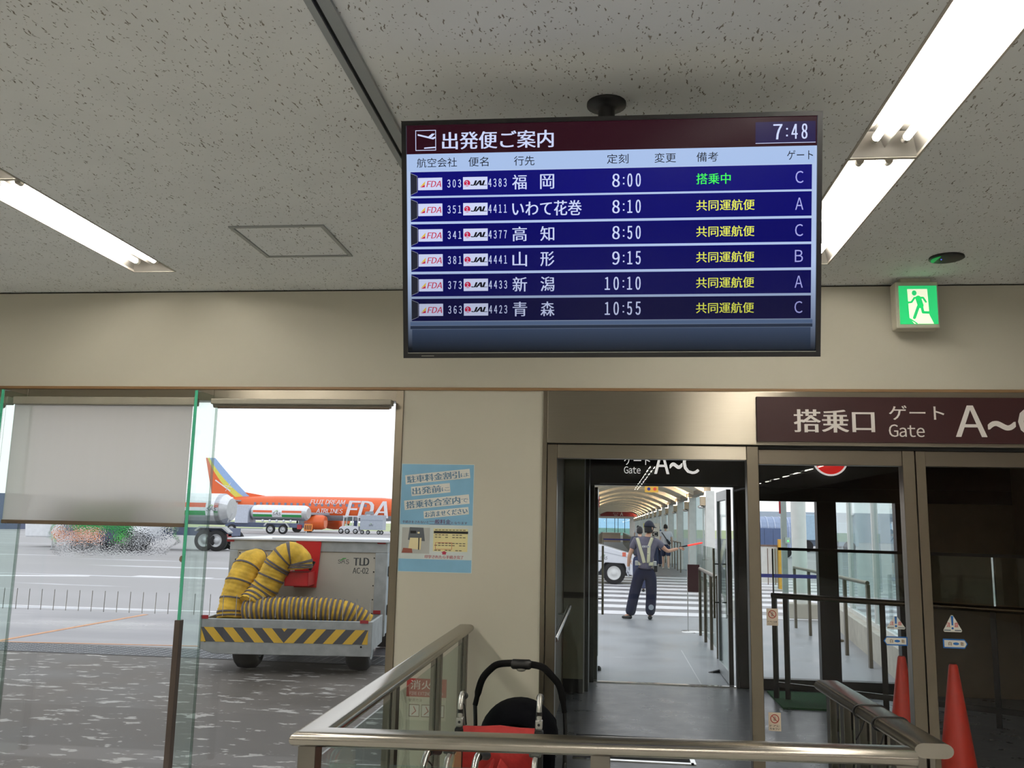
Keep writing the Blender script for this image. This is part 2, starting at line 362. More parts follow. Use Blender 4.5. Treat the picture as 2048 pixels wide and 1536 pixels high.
struct(B(M_WALL).box((XL-.1, YB, 0), (XL, D+.25, ZC+.05)).obj('wall_left')); struct(B(mat('brown wall panel', (104, 82, 60), .6)).box((XR, YB, 0), (XR+.1, D+.25, ZC+.05)).obj('wall_right'))
struct(B(M_WALL).box((XL, YB-.1, 0), (XR, YB, ZC+.05)).obj('wall_back'))
struct(B(mat('ochre wood bead', (140, 108, 72), .5, var=.08, stretch=(1, 30, 30))).box((XL, D-.012, 2.536), (XR, D+.2, 2.556)).obj('trim_1', bevel=.003))
# ---- windows
ZW = 2.46
SEAM = [-1.41, -2.742, -4.132, -5.52, -6.9]
M_WET = wet_glass()
for i in range(4):
    x1, x0 = SEAM[i], SEAM[i+1]
    wroot = thing('window_%d' % (i+1), None, None, ((x0+x1)/2, D+.05, 0), kind='structure')
    B(M_WET if i == 1 else M_GLASS).box((x0+.004, D+.045, -.134), (x1-.004, D+.057, ZW)).obj('pane', wroot)
    B(glass('seam silicone', (214, 220, 216), .05, .3)).box((x0-.006, D+.042, -.134), (x0+.006, D+.06, ZW)).obj('silicone_joint', wroot)
    b = B(M_STEELH); b.box((x0, D-.005, ZW), (x1, D+.12, 2.536)); b.box((x0, D-.0, -.2), (x1, D+.06, -.134)); b.obj('window_frame', wroot, .003)
    if i == 0: B(M_STEEL).box((-1.41-.035, D-.008, 0), (-1.39, D+.12, 2.536)).obj('window_frame', wroot, .003)
    if i < 3:
        x = x0; b = B([M_FIN, M_EDGE]); b.box((x-.010, D-.262, .02), (x+.010, D+.04, ZW+.03)); b.box((x-.010, D-.267, .98), (x+.010, D-.262, ZW+.03), 1); b.obj('glass_fin', wroot)
        B(mat('brown guard strip', (70, 58, 50), .5)).box((x-.019, D-.285, .0), (x+.019, D-.235, 1.0)).obj('edge_guard', wroot, .003)
    b = B(mat('grey dash film', (160, 160, 162), .5))
    k = 0
    for q in range(16):
        xx = x1-.05-q*.0925-(.02 if i == 0 else 0)
        if xx > x0+.02: b.box((xx-.0022, D+.0425, 1.0), (xx+.0022, D+.0445, 1.14))
    b.obj('collision_dashes', wroot)
# ---- blinds
M_BAR = mat('blind bar bronze', (104, 88, 72), .5, .2)
M_BOX = mat('blind headbox', (150, 145, 132), .5, .3)
YBL = 5.665
def chain(x, z0, z1, parent, loop=True):
    b = B(mat('blind chain', (110, 104, 96), .4))
    z = z0
    while z > z1:
        b.ball((x, YBL-.03, z), .0026, 6, 4)
        if loop: b.ball((x+.018, YBL-.03, z), .0026, 6, 4)
        z -= .011
    b.obj('bead_chain', parent)
pL, pR, pB = at(32, 790, y=YBL).x, at(388, 790, y=YBL).x, at(200, 1043, y=YBL).z
bl = thing('roller_blind', 'pale beige roller blind half lowered over the left window', 'window blind', ((pL+pR)/2, YBL, 2.44))
B(M_BLIND).add([(pL, YBL, pB), (pR, YBL, pB), (pR, YBL, 2.44), (pL, YBL, 2.44)], [(0, 1, 2, 3)]).obj('cloth', bl)
B(M_BOX).box((pL, YBL-.03, 2.405), (pR+.02, YBL+.05, 2.458)).obj('headbox', bl, .006)
B(M_BAR).box((pL-.004, YBL-.008, pB-.026), (pR+.004, YBL+.008, pB)).obj('bottom_bar', bl, .004)
chain(pR+.02, 2.40, 1.20, bl)
tg = B(mat('chain tag', (140, 118, 100), .5)); tg.lathe([(.004, 0), (.012, .012), (.010, .03), (.003, .04)], (pR+.02, YBL-.04, 1.36)); tg.obj('chain_weight', bl)
q0, q1 = SEAM[1]+.03, SEAM[0]-.04
b2 = thing('roller_blind', 'grey roller blind fully rolled up at the top of the clear window beside the pillar', 'window blind', ((q0+q1)/2, YBL+.05, 2.44))
B(M_BOX).box((q0, YBL+.02, 2.42), (q1, YBL+.10, 2.458)).obj('headbox', b2, .006)
B(M_BLIND).lathe([(.022, 0), (.022, q1-q0-.02)], (q0+.01, YBL+.06, 2.42), X1, 14).obj('cloth', b2)
B(M_BAR).lathe([(.012, 0), (.012, q1-q0-.06)], (q0+.04, YBL+.055, 2.405), X1, 12).obj('bottom_bar', b2)
b3 = thing('roller_blind', 'rolled up blind with hanging chain at the far left edge', 'window blind', (-4.8, YBL, 2.44))
B(M_BOX).box((-5.5, YBL-.03, 2.405), (-4.17, YBL+.05, 2.458)).obj('headbox', b3, .006)
B(M_BLIND).lathe([(.022, 0), (.022, 1.2)], (-5.42, YBL+.01, 2.40), X1, 14).obj('cloth', b3)
chain(-4.19, 2.40, 1.2, b3)
# ---- steel front with three doors
b = B(M_STEELH); b.box((-.41, D-.02, 2.187), (XR, D+.2, 2.536)); struct(b.obj('trim_2', bevel=.004))
struct(B(M_STEEL).box((-.441, D-.012, 0), (-.411, D+.2, 2.536)).obj('trim_3', bevel=.003))
M_SEAM = mat('door seam', (14, 12, 10), .7)
def door(n, x0, x1, wl, wr, zt, zh, yy, pane=True, hm=M_STEELH):
    d = thing('door_%d' % n, None, None, ((x0+x1)/2, yy, 0), kind='structure')
    if wl: B(M_STEEL).box((x0, yy, 0), (x0+wl, yy+.09, zh)).obj('stile', d, .003)
    if wr: B(M_STEEL).box((x1-wr, yy, 0), (x1, yy+.09, zh)).obj('stile', d, .003)
    B(hm).box((x0+wl, yy+.005, zt), (x1-wr, yy+.085, zh)).obj('header', d, .003)
    B(M_STEELD).box((x0+wl, yy+.01, 0), (x1-wr, yy+.08, .025)).obj('bottom_rail', d, .003)
    B(M_GLASS).box((x0+wl, yy+.04, .025), (x1-wr, yy+.05, zt)).obj('pane', d)
    return d
door(1, -.408, .955, .065, .075, 2.09, 2.18, D)
door(2, .957, 1.928, .003, .075, 2.068, 2.165, D+.03, hm=M_STEELD)
door(3, 1.934, 3.3, .06, .08, 2.068, 2.165, D+.03, hm=M_STEELD)
struct(B(M_SEAM).box((-.41, D+.01, 2.165), (XR, D+.12, 2.187)).obj('trim_4'))
struct(B(M_WALL).box((3.3, D+.03, 0), (XR, D+.2, 2.187)).obj('wall_right_return'))
# ------------------------------------------------------------------ ceiling things
M_REFL = mat('white reflector', (130, 126, 120), .35, var=.02)
M_TRIM = mat('lamp trim', (170, 164, 152), .5)
M_TUBE = mat('fluorescent tube', (255, 244, 226), .4, emis=TUBE, ecol=(255, 250, 240), var=0)
M_CAP = mat('tube cap', (190, 186, 176), .4, .4)
def lamp(label, group, x, y1):
    """recessed twin-tube batten, y1 its far end"""
    t = thing('ceiling_light', label, 'ceiling light', (x, y1-LLEN/2, ZC), 0, group, world=False)
    h = LLEN/2
    b = B(M_REFL)
    pr = [(-.142, .0), (-.10, .085), (-.055, .095), (0, .03), (.055, .095), (.10, .085), (.142, 0), (.142, .11), (-.142, .11)]
    b.prism(pr, (0, -h+.012, 0), X1, Z1, Y1*(LLEN-.024))
    b.prism([(-.142, 0), (.142, 0), (.142, .11), (-.142, .11)], (0, h-.012, 0), X1, Z1, Y1*.006)
    for e in (-1, 1):
        b.prism([(0, .0), (.07, .085), (.0, .085)], (-.142, e*(h-.012), 0), -Y1*e, Z1, X1*.284)
    b.obj('reflector', t)
    b = B(M_TRIM)
    for e in (-1, 1):
        b.box((e*.138, -h, -.004), (e*.148, h, .11)); b.box((-.148, e*h, -.004), (.148, e*(h-.010), .02))
    b.obj('trim_frame', t)
    for e in (-1, 1):
        f = B(M_TUBE).tube([(e*.062, -h+.135, .034), (e*.062, h-.135, .034)], .0165, 12).obj('tube', t)
        for g in (-1, 1): B(M_CAP).tube([(e*.062, g*(h-.135), .034), (e*.062, g*(h-.105), .034)], .0172, 10).obj('tube_cap', f)
    return t
L0 = lamp('recessed twin tube light by the window, end nearest the front wall', 'fluorescent ceiling lights', ROWS[0], LEND)
named = {(0, 1): 'recessed twin tube light cut by the left edge of the picture', (1, 0): 'recessed tube light ending beside the departure screen',
         (1, 1): 'long bright twin tube light crossing the upper right corner'}
for ri, x in enumerate(ROWS):
    for k in (range(LN) if ri == 1 else range(9) if ri == 0 else range(6, 17)):
        if ri == 0 and k == 0: continue
        c = copy_tree(L0); c.location = (x, LEND-LLEN*(k+.5), ZC)
        c['label'] = named.get((ri, k), 'ceiling tube light behind the viewer, a streak in the door glass')
tr_x0, tr_x1 = at(610.7, 0, z=ZC).x, at(664.5, 0, z=ZC).x
b = B([M_ALU, mat('track slot', (8, 8, 8), .8)])
wt = tr_x1-tr_x0; ya, yb = -6.0, D-.03
for a, c, k, zz in ((0, .30, 0, .012), (.30, .45, 1, .0015), (.45, .66, 0, .007), (.66, .70, 1, .0015), (.70, 1, 0, .014)):
    b.box((tr_x0+wt*a, ya, ZC-zz), (tr_x0+wt*c, yb, ZC), k)
tag(b.obj('ceiling_track'), 'slotted aluminium partition track running along the ceiling', 'ceiling track')
h = [at(456, 452, z=ZC), at(646, 448, z=ZC), at(706.6, 511, z=ZC), at(532, 513, z=ZC)]
hx0, hx1, hy0, hy1 = h[0].x, h[1].x, h[0].y, h[2].y
ht = thing('access_hatch', 'square ceiling access hatch with thin metal frame', 'hatch', ((hx0+hx1)/2, (hy0+hy1)/2, ZC-.006))
b = B(M_ALU)
for x0, y0, x1, y1 in ((hx0, hy0, hx1, hy0+.022), (hx0, hy1-.022, hx1, hy1), (hx0, hy0+.022, hx0+.022, hy1-.022), (hx1-.022, hy0+.022, hx1, hy1-.022)): b.box((x0, y0, ZC-.008), (x1, y1, ZC))
b.obj('hatch_frame', ht); B(M_CEIL).box((hx0+.026, hy0+.026, ZC-.003), (hx1-.026, hy1-.026, ZC)).obj('hatch_panel', ht)
sp = at(1893, 514, z=ZC)
t = thing('downlight', 'round black emergency downlight in the ceiling above the exit sign', 'downlight', (sp.x, sp.y, ZC-.01))
B(M_BLACK).lathe([(.095, .01), (.097, 0), (.088, -.004), (.0, -.004)], (sp.x, sp.y, ZC-.01), n=32).obj('rim', t)
B(mat('green indicator', (20, 150, 70), .3, emis=.35, var=.02)).prism([(.085*math.cos(a), .085*math.sin(a)) for a in [PI*.72+PI*.56*i/10 for i in range(11)]], (sp.x, sp.y, ZC-.0145), X1, Y1, Z1*-.003).obj('indicator', t)
B(mat('violet led', (110, 110, 255), .3, emis=1)).ball((sp.x-.03, sp.y+.0, ZC-.015), .004, 8, 6).obj('led', t)
# ------------------------------------------------------------------ departure board
BC = V3((-.0071, 2.9577, 2.6439)); BU = V3((.9994, .0319, .0099)).normalized(); BN = V3((.0332, -.9798, -.1971)).normalized(); BV = BN.cross(BU).normalized(); BU = BV.cross(BN)
BW, BH = 1.45, .8353
mount = at(1213, 207, z=ZC)
brd = thing('departure_board', 'large wall-wide screen of departures hanging from the ceiling', 'screen', (mount.x, mount.y, ZC))
brd['label'] = 'large flat departures screen with rows of flights hanging from the ceiling'
def bb(x0, y0, x1, y1, n0, n1, m): return B(m).obox(BC+BU*x0+BV*y0+BN*n0, BU*(x1-x0), BV*(y1-y0), BN*(n1-n0))
M_BEZ = mat('bezel black', (14, 13, 16), .3, .1)
b = B(M_BEZ)
for x0, y0, x1, y1 in ((-BW/2, .402, BW/2, BH/2), (-BW/2, -BH/2, BW/2, -.399), (-BW/2, -.399, -.7085, .402), (.7085, -.399, BW/2, .402)):
    b.obox(BC+BU*x0+BV*y0-BN*.05, BU*(x1-x0), BV*(y1-y0), BN*.056)
b.obox(BC-BU*.7085-BV*.399-BN*.05, BU*1.417, BV*.801, BN*.045)
b.obj('bezel', brd)
b = B(mat('grey edge line', (150, 150, 140), .4)); b.obox(BC-BU*.709-BV*.4005+BN*.0055, BU*1.418, BV*.0022, BN*.0012); b.obox(BC-BU*.66-BV*.411+BN*.0055, BU*.045, BV*.0018, BN*.0012); b.obj('bezel_mark', brd)
b = B(M_BLACK); b.lathe([(.075, 0), (.075, -.012), (.045, -.02), (.032, -.03), (.030, -.25)], (mount.x, mount.y, ZC)); b.obj('ceiling_mount', brd)
b = B(M_BLACK); b.bar((mount.x, mount.y, ZC-.22), BC-BN*.05+BV*.12, .05, .05, (0, 1, 0)); b.obox(BC-BU*.2-BV*.2-BN*.075, BU*.4, BV*.4, BN*.03); b.obj('mount_bracket', brd)
def em(name, col, s=1.0):
    return mat('screen '+name, col if s >= .5 else col, .25, emis=s, ecol=col, var=0, spec=.5) if False else screen(name, col, s)
def screen(name, col, s):
    n_ = 'screen '+name
    if n_ in MATS: return MATS[n_]
    m = bpy.data.materials.new(n_); m.use_nodes = True; p = m.node_tree.nodes['Principled BSDF']
    p.inputs['Base Color'].default_value = (.002, .002, .0025, 1); p.inputs['Roughness'].default_value = .16; p.inputs['Specular IOR Level'].default_value = .14
    p.inputs['Emission Color'].default_value = lin(col); p.inputs['Emission Strength'].default_value = s
    MATS[n_] = m; return m
def grad_screen(name, c0, c1, z0, z1):
    m = screen(name, c0, 1); n = m.node_tree; p = n.nodes['Principled BSDF']
    t = n.nodes.new('ShaderNodeTexCoord'); s = n.nodes.new('ShaderNodeSeparateXYZ'); r = n.nodes.new('ShaderNodeMapRange'); mx = n.nodes.new('ShaderNodeMix'); mx.data_type = 'RGBA'
    r.inputs[1].default_value = z0; r.inputs[2].default_value = z1
    n.links.new(t.outputs['Generated'], s.inputs[0]); n.links.new(s.outputs['Z'], r.inputs[0]); n.links.new(r.outputs[0], mx.inputs[0])
    mx.inputs[6].default_value = lin(c0); mx.inputs[7].default_value = lin(c1); n.links.new(mx.outputs[2], p.inputs['Emission Color']); return m
scr = bb(-.708, -.399, .708, .402, -.004, .0, grad_screen('background', (8, 12, 18), (176, 196, 232), .02, .40)).obj('screen', brd)
def sb(x0, y0, x1, y1, m, l=1): return bb(x0, y0, x1, y1, 0, .0006*l, m)
hd = sb(-.708, .302, .708, .402, screen('maroon', (42, 8, 22), 1)).obj('title_bar', brd)
M_STX = screen('white text', (205, 215, 250), 1); M_SBK = screen('black text', (14, 16, 28), 1)
def clock(b, t, x0, y0, x1, y1, l=2, bold=.018):
    h_, m_ = t.split(':'); W_ = x1-x0
    hx, cx, mx = (.25, .40, .54) if len(h_) == 1 else (.385, .52, .63)
    tx(b, wide(h_), x0, y0, x0+W_*hx, y1, l, bold); tx(b, wide(m_), x0+W_*mx, y0, x1, y1, l, bold); d_ = (y1-y0)*.055
    for v in (.24, .68): cy_ = y0+(y1-y0)*v; sp_(b, [(x0+W_*cx-d_, cy_-d_), (x0+W_*cx+d_, cy_-d_), (x0+W_*cx+d_, cy_+d_), (x0+W_*cx-d_, cy_+d_)], l)
    return b
def wide(t): return ''.join(chr(ord(c)+0xFEE0) if c in '0123456789:' else c for c in t)
def tx(b, st, x0, y0, x1, y1, l=2, bold=0, shear=0, k=None, keep=False): return b.text(st, BC+BN*(.0006*l+.0004), BU, BV, (x0, y0, x1, y1), k, bold, shear, keep)
b = tx(B(M_STX), '出発便ご案内', -.580, .3155, -.190, .3765, bold=.022)
def sp_(b, pts, l=2, k=None): return b.prism(pts, BC+BN*.0006*l, BU, BV, BN*.0004, k)
x0, y0, x1, y1 = -.676, .3136, -.603, .385
for q in ((x0, y0, x1, y0+.0022), (x0, y1-.0022, x1, y1), (x0, y0, x0+.0022, y1), (x1-.0022, y0, x1, y1)): sp_(b, [(q[0], q[1]), (q[2], q[1]), (q[2], q[3]), (q[0], q[3])])
sp_(b, [(-.668, .372), (-.630, .3625), (-.617, .3725), (-.606, .372), (-.622, .357), (-.606, .362), (-.6035, .3575), (-.613, .352), (-.668, .3665)])
sp_(b, [(-.645, .320), (-.604, .322), (-.604, .3265), (-.645, .3245)])
b.obj('title_lettering', hd)
ck = sb(.502, .312, .703, .385, screen('clock', (36, 28, 74), 1), 2).obj('clock_panel', brd)
b = clock(B(M_STX), '7:48', .5625, .325, .6745, .3765, 3); sp_(b, [(.502, .312), (.703, .312), (.703, .314), (.502, .314)], 3); b.obj('clock_digits', ck)
ch = sb(-.703, .243, .7, .302, screen('column heading strip', (168, 192, 232), 1)).obj('column_strip', brd)
b = B(M_SBK)
for st, u0, u1 in (('航空会社', -.6715, -.529), ('便名', -.4883, -.4176), ('行先', -.328, -.256), ('定刻', -.004, .070), ('変更', .1595, .233), ('備考', .303, .376), ('ゲート', .608, .695)):
    tx(b, st, u0, .2545, u1, .2875)
b.obj('column_lettering', ch)
flights = [('303', '4383', '福岡', '8:00', '搭乗中', 'C'), ('351', '4411', 'いわて花巻', '8:10', '共同運航便', 'A'), ('341', '4377', '高知', '8:50', '共同運航便', 'C'),
           ('381', '4441', '山形', '9:15', '共同運航便', 'B'), ('373', '4433', '新潟', '10:10', '共同運航便', 'A'), ('363', '4423', '青森', '10:55', '共同運航便', 'C')]
rows = [(.1545, .239), (.0646, .1475), (-.0235, .056), (-.1115, -.032), (-.199, -.1205), (-.286, -.2075)]
dim = (1, 1, .95, .9, .82, .68)
navy = ((12, 12, 112), (8, 8, 104), (6, 6, 96), (6, 6, 88), (5, 5, 76), (4, 4, 52))
for i, (fl, (z0, z1)) in enumerate(zip(flights, rows)):
    d = dim[i]; t_ = 'r%d ' % i
    row = sb(-.695, z0, .692, z1, screen(t_+'navy', navy[i], 1)).obj('flight_row', brd)
    zc = (z0+z1)/2
    rw = screen(t_+'white', (205, 215, 250), d)
    tx(B(rw), wide(fl[0]), -.5634, zc-.014, -.5154, zc+.014, bold=.012).obj('flight_number', row); tx(B(rw), wide(fl[1]), -.418, zc-.0145, -.3545, zc+.0145, bold=.012).obj('partner_number', row)
    b = B(rw)
    if len(fl[2]) == 2:
        tx(b, fl[2][0], -.334, zc-.025, -.284, zc+.026, bold=.012); tx(b, fl[2][1], -.236, zc-.025, -.188, zc+.026, bold=.012)
    else: tx(b, fl[2], -.334, zc-.027, -.0924, zc+.025, bold=.015)
    b.obj('destination', row)
    clock(B(rw), fl[3], .015 if len(fl[3]) == 4 else -.011, zc-.023, .1116, zc+.023).obj('departure_time', row)
    tx(B(screen(t_+'note', (70, 245, 90) if i == 0 else (236, 240, 90), d)), fl[4], .303, zc-.019, .4186 if i == 0 else .500, zc+.018, bold=.012).obj('remark', row)
    tx(B(screen(t_+'gate', (170, 172, 236), d)), fl[5], .637, zc-.021, .664, zc+.02).obj('gate_letter', row)
    b = B([screen(t_+'shutter', (38, 40, 52), d), screen(t_+'shutter line', (150, 155, 170), d*.8)])
    sp_(b, [(-.695, z0+.004), (-.672, z0+.016), (-.670, z1-.012), (-.672, z1-.016), (-.695, z1-.004)])
    for p in ([(-.695, z1-.004), (-.671, z1-.014)], [(-.671, z1-.014), (-.671, z0+.014)], [(-.671, z0+.014), (-.695, z0+.004)]):
        b.stroke(p, .0016, BC+BN*.0018, BU, BV, BN*.0003, 1, False)
    b.obj('row_shutter', row)
    wl = screen(t_+'logo white', (206, 214, 246), d); rd = screen(t_+'logo red', (196, 30, 70), d); ylw = screen(t_+'logo yellow', (226, 190, 60), d); bk = screen(t_+'logo black', (20, 20, 30), d)
    for kind, u0, u1 in ((0, -.668, -.582), (1, -.508, -.4215)):
        b = B([wl, rd, ylw, bk]); sp_(b, [(u0, zc-.0215), (u1, zc-.0215), (u1, zc+.0215), (u0, zc+.0215)])
        if kind == 0:
            tx(b, 'FDA', u0+.030, zc-.011, u1-.004, zc+.010, 3, .02, .25, 1)
            sp_(b, [(u0+.006, zc-.011), (u0+.026, zc+.010), (u0+.024, zc-.002)], 3, 2); sp_(b, [(u0+.008, zc-.012), (u0+.024, zc-.002), (u0+.024, zc-.011)], 3, 1)
        else:
            b.prism([(u0+.0145+.011*math.cos(a), zc+.011*math.sin(a)) for a in [2*PI*j/20 for j in range(20)]], BC+BN*.0018, BU, BV, BN*.0003, 1)
            b.stroke([(u0+.009, zc+.004), (u0+.014, zc+.007), (u0+.0165, zc+.003), (u0+.0125, zc-.002), (u0+.016, zc-.004)], .0016, BC+BN*.0022, BU, BV, BN*.0003, 0)
            b.stroke([(u0+.0085, zc-.0075), (u0+.0205, zc-.0075)], .0026, BC+BN*.0022, BU, BV, BN*.0003, 0)
            tx(b, 'JAL', u0+.028, zc-.009, u1-.004, zc+.009, 3, .10, .3, 3)
        b.obj('logo_panel', row)
sb(-.70, -.302, .698, -.2895, screen('lower strip', (74, 92, 122), 1)).obj('lower_strip', brd)
sb(-.7, -.3145, .698, -.3035, screen('lower band', (34, 44, 62), 1)).obj('lower_band', brd)
bb(-.694, -.392, .692, -.316, .0, .0006, grad_screen('message bar', (12, 17, 24), (52, 66, 90), .0, 1)).obj('message_panel', brd)
# ------------------------------------------------------------------ signs on the front wall
M_MAROON = mat('maroon sign face', (50, 8, 11), .5, var=.03)
g0, g1 = at(1512, 794, y=D-.03), at(1514, 883, y=D-.03)
gs = thing('gate_sign', 'long maroon sign reading Gate A~C above the glass doors', 'sign', (1.9, D-.03, g1.z))
B(M_MAROON).box((g0.x, D-.045, g1.z), (3.4, D-.02, g0.z)).obj('sign_panel', gs)
def wx(px, py, y=D-.045): p = at(px, py, y=y); return p.x, p.z
def wtext(b, st, pl, pr, pt, pb, y=D-.0455, bold=0, k=None):
    xm = (pl+pr)/2; ym = (pt+pb)/2
    b.text(st, (0, y, 0), X1, Z1, (at(pl, ym, y=y).x, at(xm, pb, y=y).z, at(pr, ym, y=y).x, at(xm, pt, y=y).z), k, bold)
b = B(M_LED); wtext(b, '搭乗口', 1589, 1748, 819, 865, bold=.03); b.obj('sign_lettering', gs)
b = B(M_LED); wtext(b, 'ゲート', 1778, 1888, 811, 840, bold=.01); b.obj('sign_lettering', gs); b = B(M_LED); wtext(b, 'Gate', 1778, 1849, 849, 874, bold=.008); b.obj('sign_lettering', gs)
b = B(M_LED); wtext(b, 'A', 1911, 1972, 811, 874, bold=.012); wtext(b, '~', 1977, 2030, 842, 861, bold=.012); wtext(b, 'C', 2037, 2098, 812, 875, bold=.012); b.obj('sign_lettering', gs)
# exit sign
ey = 5.62
e0, e1 = at(1797, 572, y=ey), at(1877, 648, y=ey)
xs_ = thing('exit_sign', 'lit green exit sign with running figure under the ceiling', 'exit sign', ((e0.x+e1.x)/2, ey, e1.z-.02))
b = B(mat('exit sign housing', (196, 190, 172), .5))
b.box((e0.x-.02, ey+.004, e1.z-.025), (e1.x+.012, ey+.11, e0.z+.028)); b.box((e0.x+.02, ey+.03, e0.z+.028), (e1.x-.02, ey+.09, ZC))
b.obj('housing', xs_, .008)
M_EG = mat('exit green lit', (30, 170, 95), .3, emis=.75, ecol=(46, 205, 120), var=.01); M_EW = mat('exit white lit', (235, 235, 215), .3, emis=.8, ecol=(244, 244, 214), var=.01)
B(M_EG).box((e0.x, ey-.002, e1.z), (e1.x, ey+.004, e0.z)).obj('sign_face', xs_)
ew, eh = e1.x-e0.x, e0.z-e1.z
def cq(p): return [((x-572)/296*ew, (610-y)/272*eh) for x, y in p]
eo = V3((e0.x, ey-.0022, e1.z))
b = B(M_EW); b.prism(cq([(637, 362), (793, 362), (800, 545), (832, 608), (680, 608), (645, 565)]), eo, X1, Z1, -Y1*.001); b.obj('pictogram_door', xs_)
b = B(M_EG); eo2 = V3((e0.x, ey-.0036, e1.z))
b.prism(cq([(690+19*math.cos(a*PI/8), 390+19*math.sin(a*PI/8)) for a in range(16)]), eo2, X1, Z1, -Y1*.001)
for p, wd in (([(638, 458), (666, 455), (690, 425)], 16), ([(700, 424), (758, 424), (778, 454)], 16), ([(720, 428), (736, 480)], 46), ([(718, 485), (682, 566)], 24), ([(742, 480), (752, 528), (812, 530)], 22), ([(650, 575), (700, 606)], 10)):
    b.stroke(cq(p), wd/296*ew, eo2, X1, Z1, -Y1*.001)
b.obj('pictogram_figure', xs_)
# parking discount poster
py_ = D-.004
p0, p1 = at(804.5, 928, y=py_), at(942, 1146, y=py_)
pw_, ph_ = p1.x-p0.x, p0.z-p1.z
po = thing('parking_poster', 'pale blue notice with tilted white banners taped to the beige pillar', 'poster', ((p0.x+p1.x)/2, D, p1.z))
PB, PG, PP, PW = mat('poster blue', (126, 176, 206), .4), mat('poster pale', (206, 216, 214), .4), mat('poster plum', (92, 50, 92), .4), mat('poster white', (224, 222, 214), .4)
def pu(u, v): return (u*pw_, (1-v)*ph_)
def pbox(b, u0, v0, u1, v1, l, k=None): b.prism([pu(u0, v1), pu(u1, v1), pu(u1, v0), pu(u0, v0)], (p0.x, py_+.003-.0006*l, p1.z), X1, Z1, -Y1*.0005, k)
b = B([PB, PG]); b.box((p0.x-.003, py_+.0028, p1.z-.003), (p1.x+.003, py_+.0038, p0.z+.003), 1); pbox(b, 0, 0, 1, .567, 0, 0); pbox(b, 0, .567, 1, .885, 0, 1); pbox(b, 0, .885, 1, 1, 0, 0); b.obj('sheet', po)
PT = mat('poster slate text', (100, 132, 156), .4)
an = math.radians(6.5); pU = X1*math.cos(an)+Z1*math.sin(an); pV = -X1*math.sin(an)+Z1*math.cos(an)
for st, st2, u, v, wd, hh, f in (('駐車料金割引', 'は', .50, .115, .90, .088, .86), ('出発前', 'に', .41, .238, .54, .088, .78), ('搭乗待合室内', 'で', .50, .355, .90, .088, .88), ('お済ませください', '', .635, .452, .62, .068, 1)):
    cx, cz = pu(u, v); o_ = V3((p0.x+cx, 0, p1.z+cz)); W2, H2 = wd*pw_/2, hh*ph_/2
    b = B([PW, PT]); r_ = .008
    b.prism([(W2-r_*(1-math.cos(a)) if c > 0 else -W2+r_*(1+math.cos(a)), d*H2) for c, d, a in ((1, -1, 0), (1, 1, 0), (-1, 1, PI), (-1, -1, PI))], o_+V3((0, py_+.0018, 0)), pU, pV, -Y1*.0005, 0)
    b.text(st, o_+V3((0, py_+.0010, 0)), pU, pV, (-W2*.94, -H2*.76, -W2*.94+W2*1.88*f, H2*.76), 1, .055)
    if st2: b.text(st2, o_+V3((0, py_+.0010, 0)), pU, pV, (-W2*.94+W2*1.88*(f+.02), -H2*.6, W2*.97, H2*.2), 1, .01)
    b.obj('banner', po)
def ptext(b, st, u0, v0, u1, v1, bold=0, k=None, l=2):
    a, c = pu(u0, v1), pu(u1, v0); b.text(st, (p0.x, py_+.003-.0006*l, p1.z), X1, Z1, (a[0], a[1], c[0], c[1]), k, bold)
b = B([PP, mat('poster red', (176, 52, 78), .4)])
ptext(b, '手続きをされないと', .035, .530, .40, .556, .02); ptext(b, '一般料金', .41, .515, .70, .556, .03); ptext(b, 'となります', .71, .534, .93, .556, .02); pbox(b, .41, .559, .71, .562, 2, 0)
ptext(b, '印字されたら手続き完了', .36, .846, .89, .876, .02, 1); b.prism([pu(.60, .838), pu(.65, .838), pu(.65, .822), pu(.67, .822), pu(.625, .806), pu(.58, .822), pu(.60, .822)], (p0.x, py_+.0018, p1.z), X1, Z1, -Y1*.0005, 1)
b.obj('notice_text', po)
b = B([mat('photo grey', (176, 178, 174), .4), mat('photo machine', (86, 92, 98), .4), mat('photo ticket', (226, 214, 168), .4), mat('photo hand', (140, 76, 62), .4), M_BLACK])
pbox(b, .035, .595, .42, .835, 1, 0)
b.prism([pu(.12, .71), pu(.355, .72), pu(.33, .595), pu(.14, .592)], (p0.x, py_+.0016, p1.z), X1, Z1, -Y1*.0005, 1); pbox(b, .15, .625, .23, .65, 3, 4); pbox(b, .25, .635, .28, .65, 3, 2)
b.prism([pu(.13, .79), pu(.30, .80), pu(.31, .69), pu(.15, .69)], (p0.x, py_+.0010, p1.z), X1, Z1, -Y1*.0005, 2); pbox(b, .265, .69, .28, .80, 4, 4)
b.prism([pu(.04, .83), pu(.19, .83), pu(.18, .79), pu(.06, .785)], (p0.x, py_+.0004, p1.z), X1, Z1, -Y1*.0005, 3); b.obj('photo_of_machine', po)
b = B([mat('ticket yellow', (226, 216, 160), .4), M_BLACK, mat('ticket red', (190, 60, 40), .4), mat('ticket ink', (110, 104, 84), .4)])
pbox(b, .47, .60, .94, .81, 1, 0); pbox(b, .475, .622, .945, .645, 2, 1)
for v in (.612, .658, .68, .735, .755, .80):
    for k in range(9):
        if random.random() < .75: pbox(b, .49+k*.048, v-.004, .49+k*.048+.036, v+.004, 2, 3)
for q in ((.50, .728, .73, .731), (.50, .788, .73, .791), (.50, .728, .505, .791), (.725, .728, .73, .791)): pbox(b, *q, 3, 2)
b.obj('ticket_picture', po)
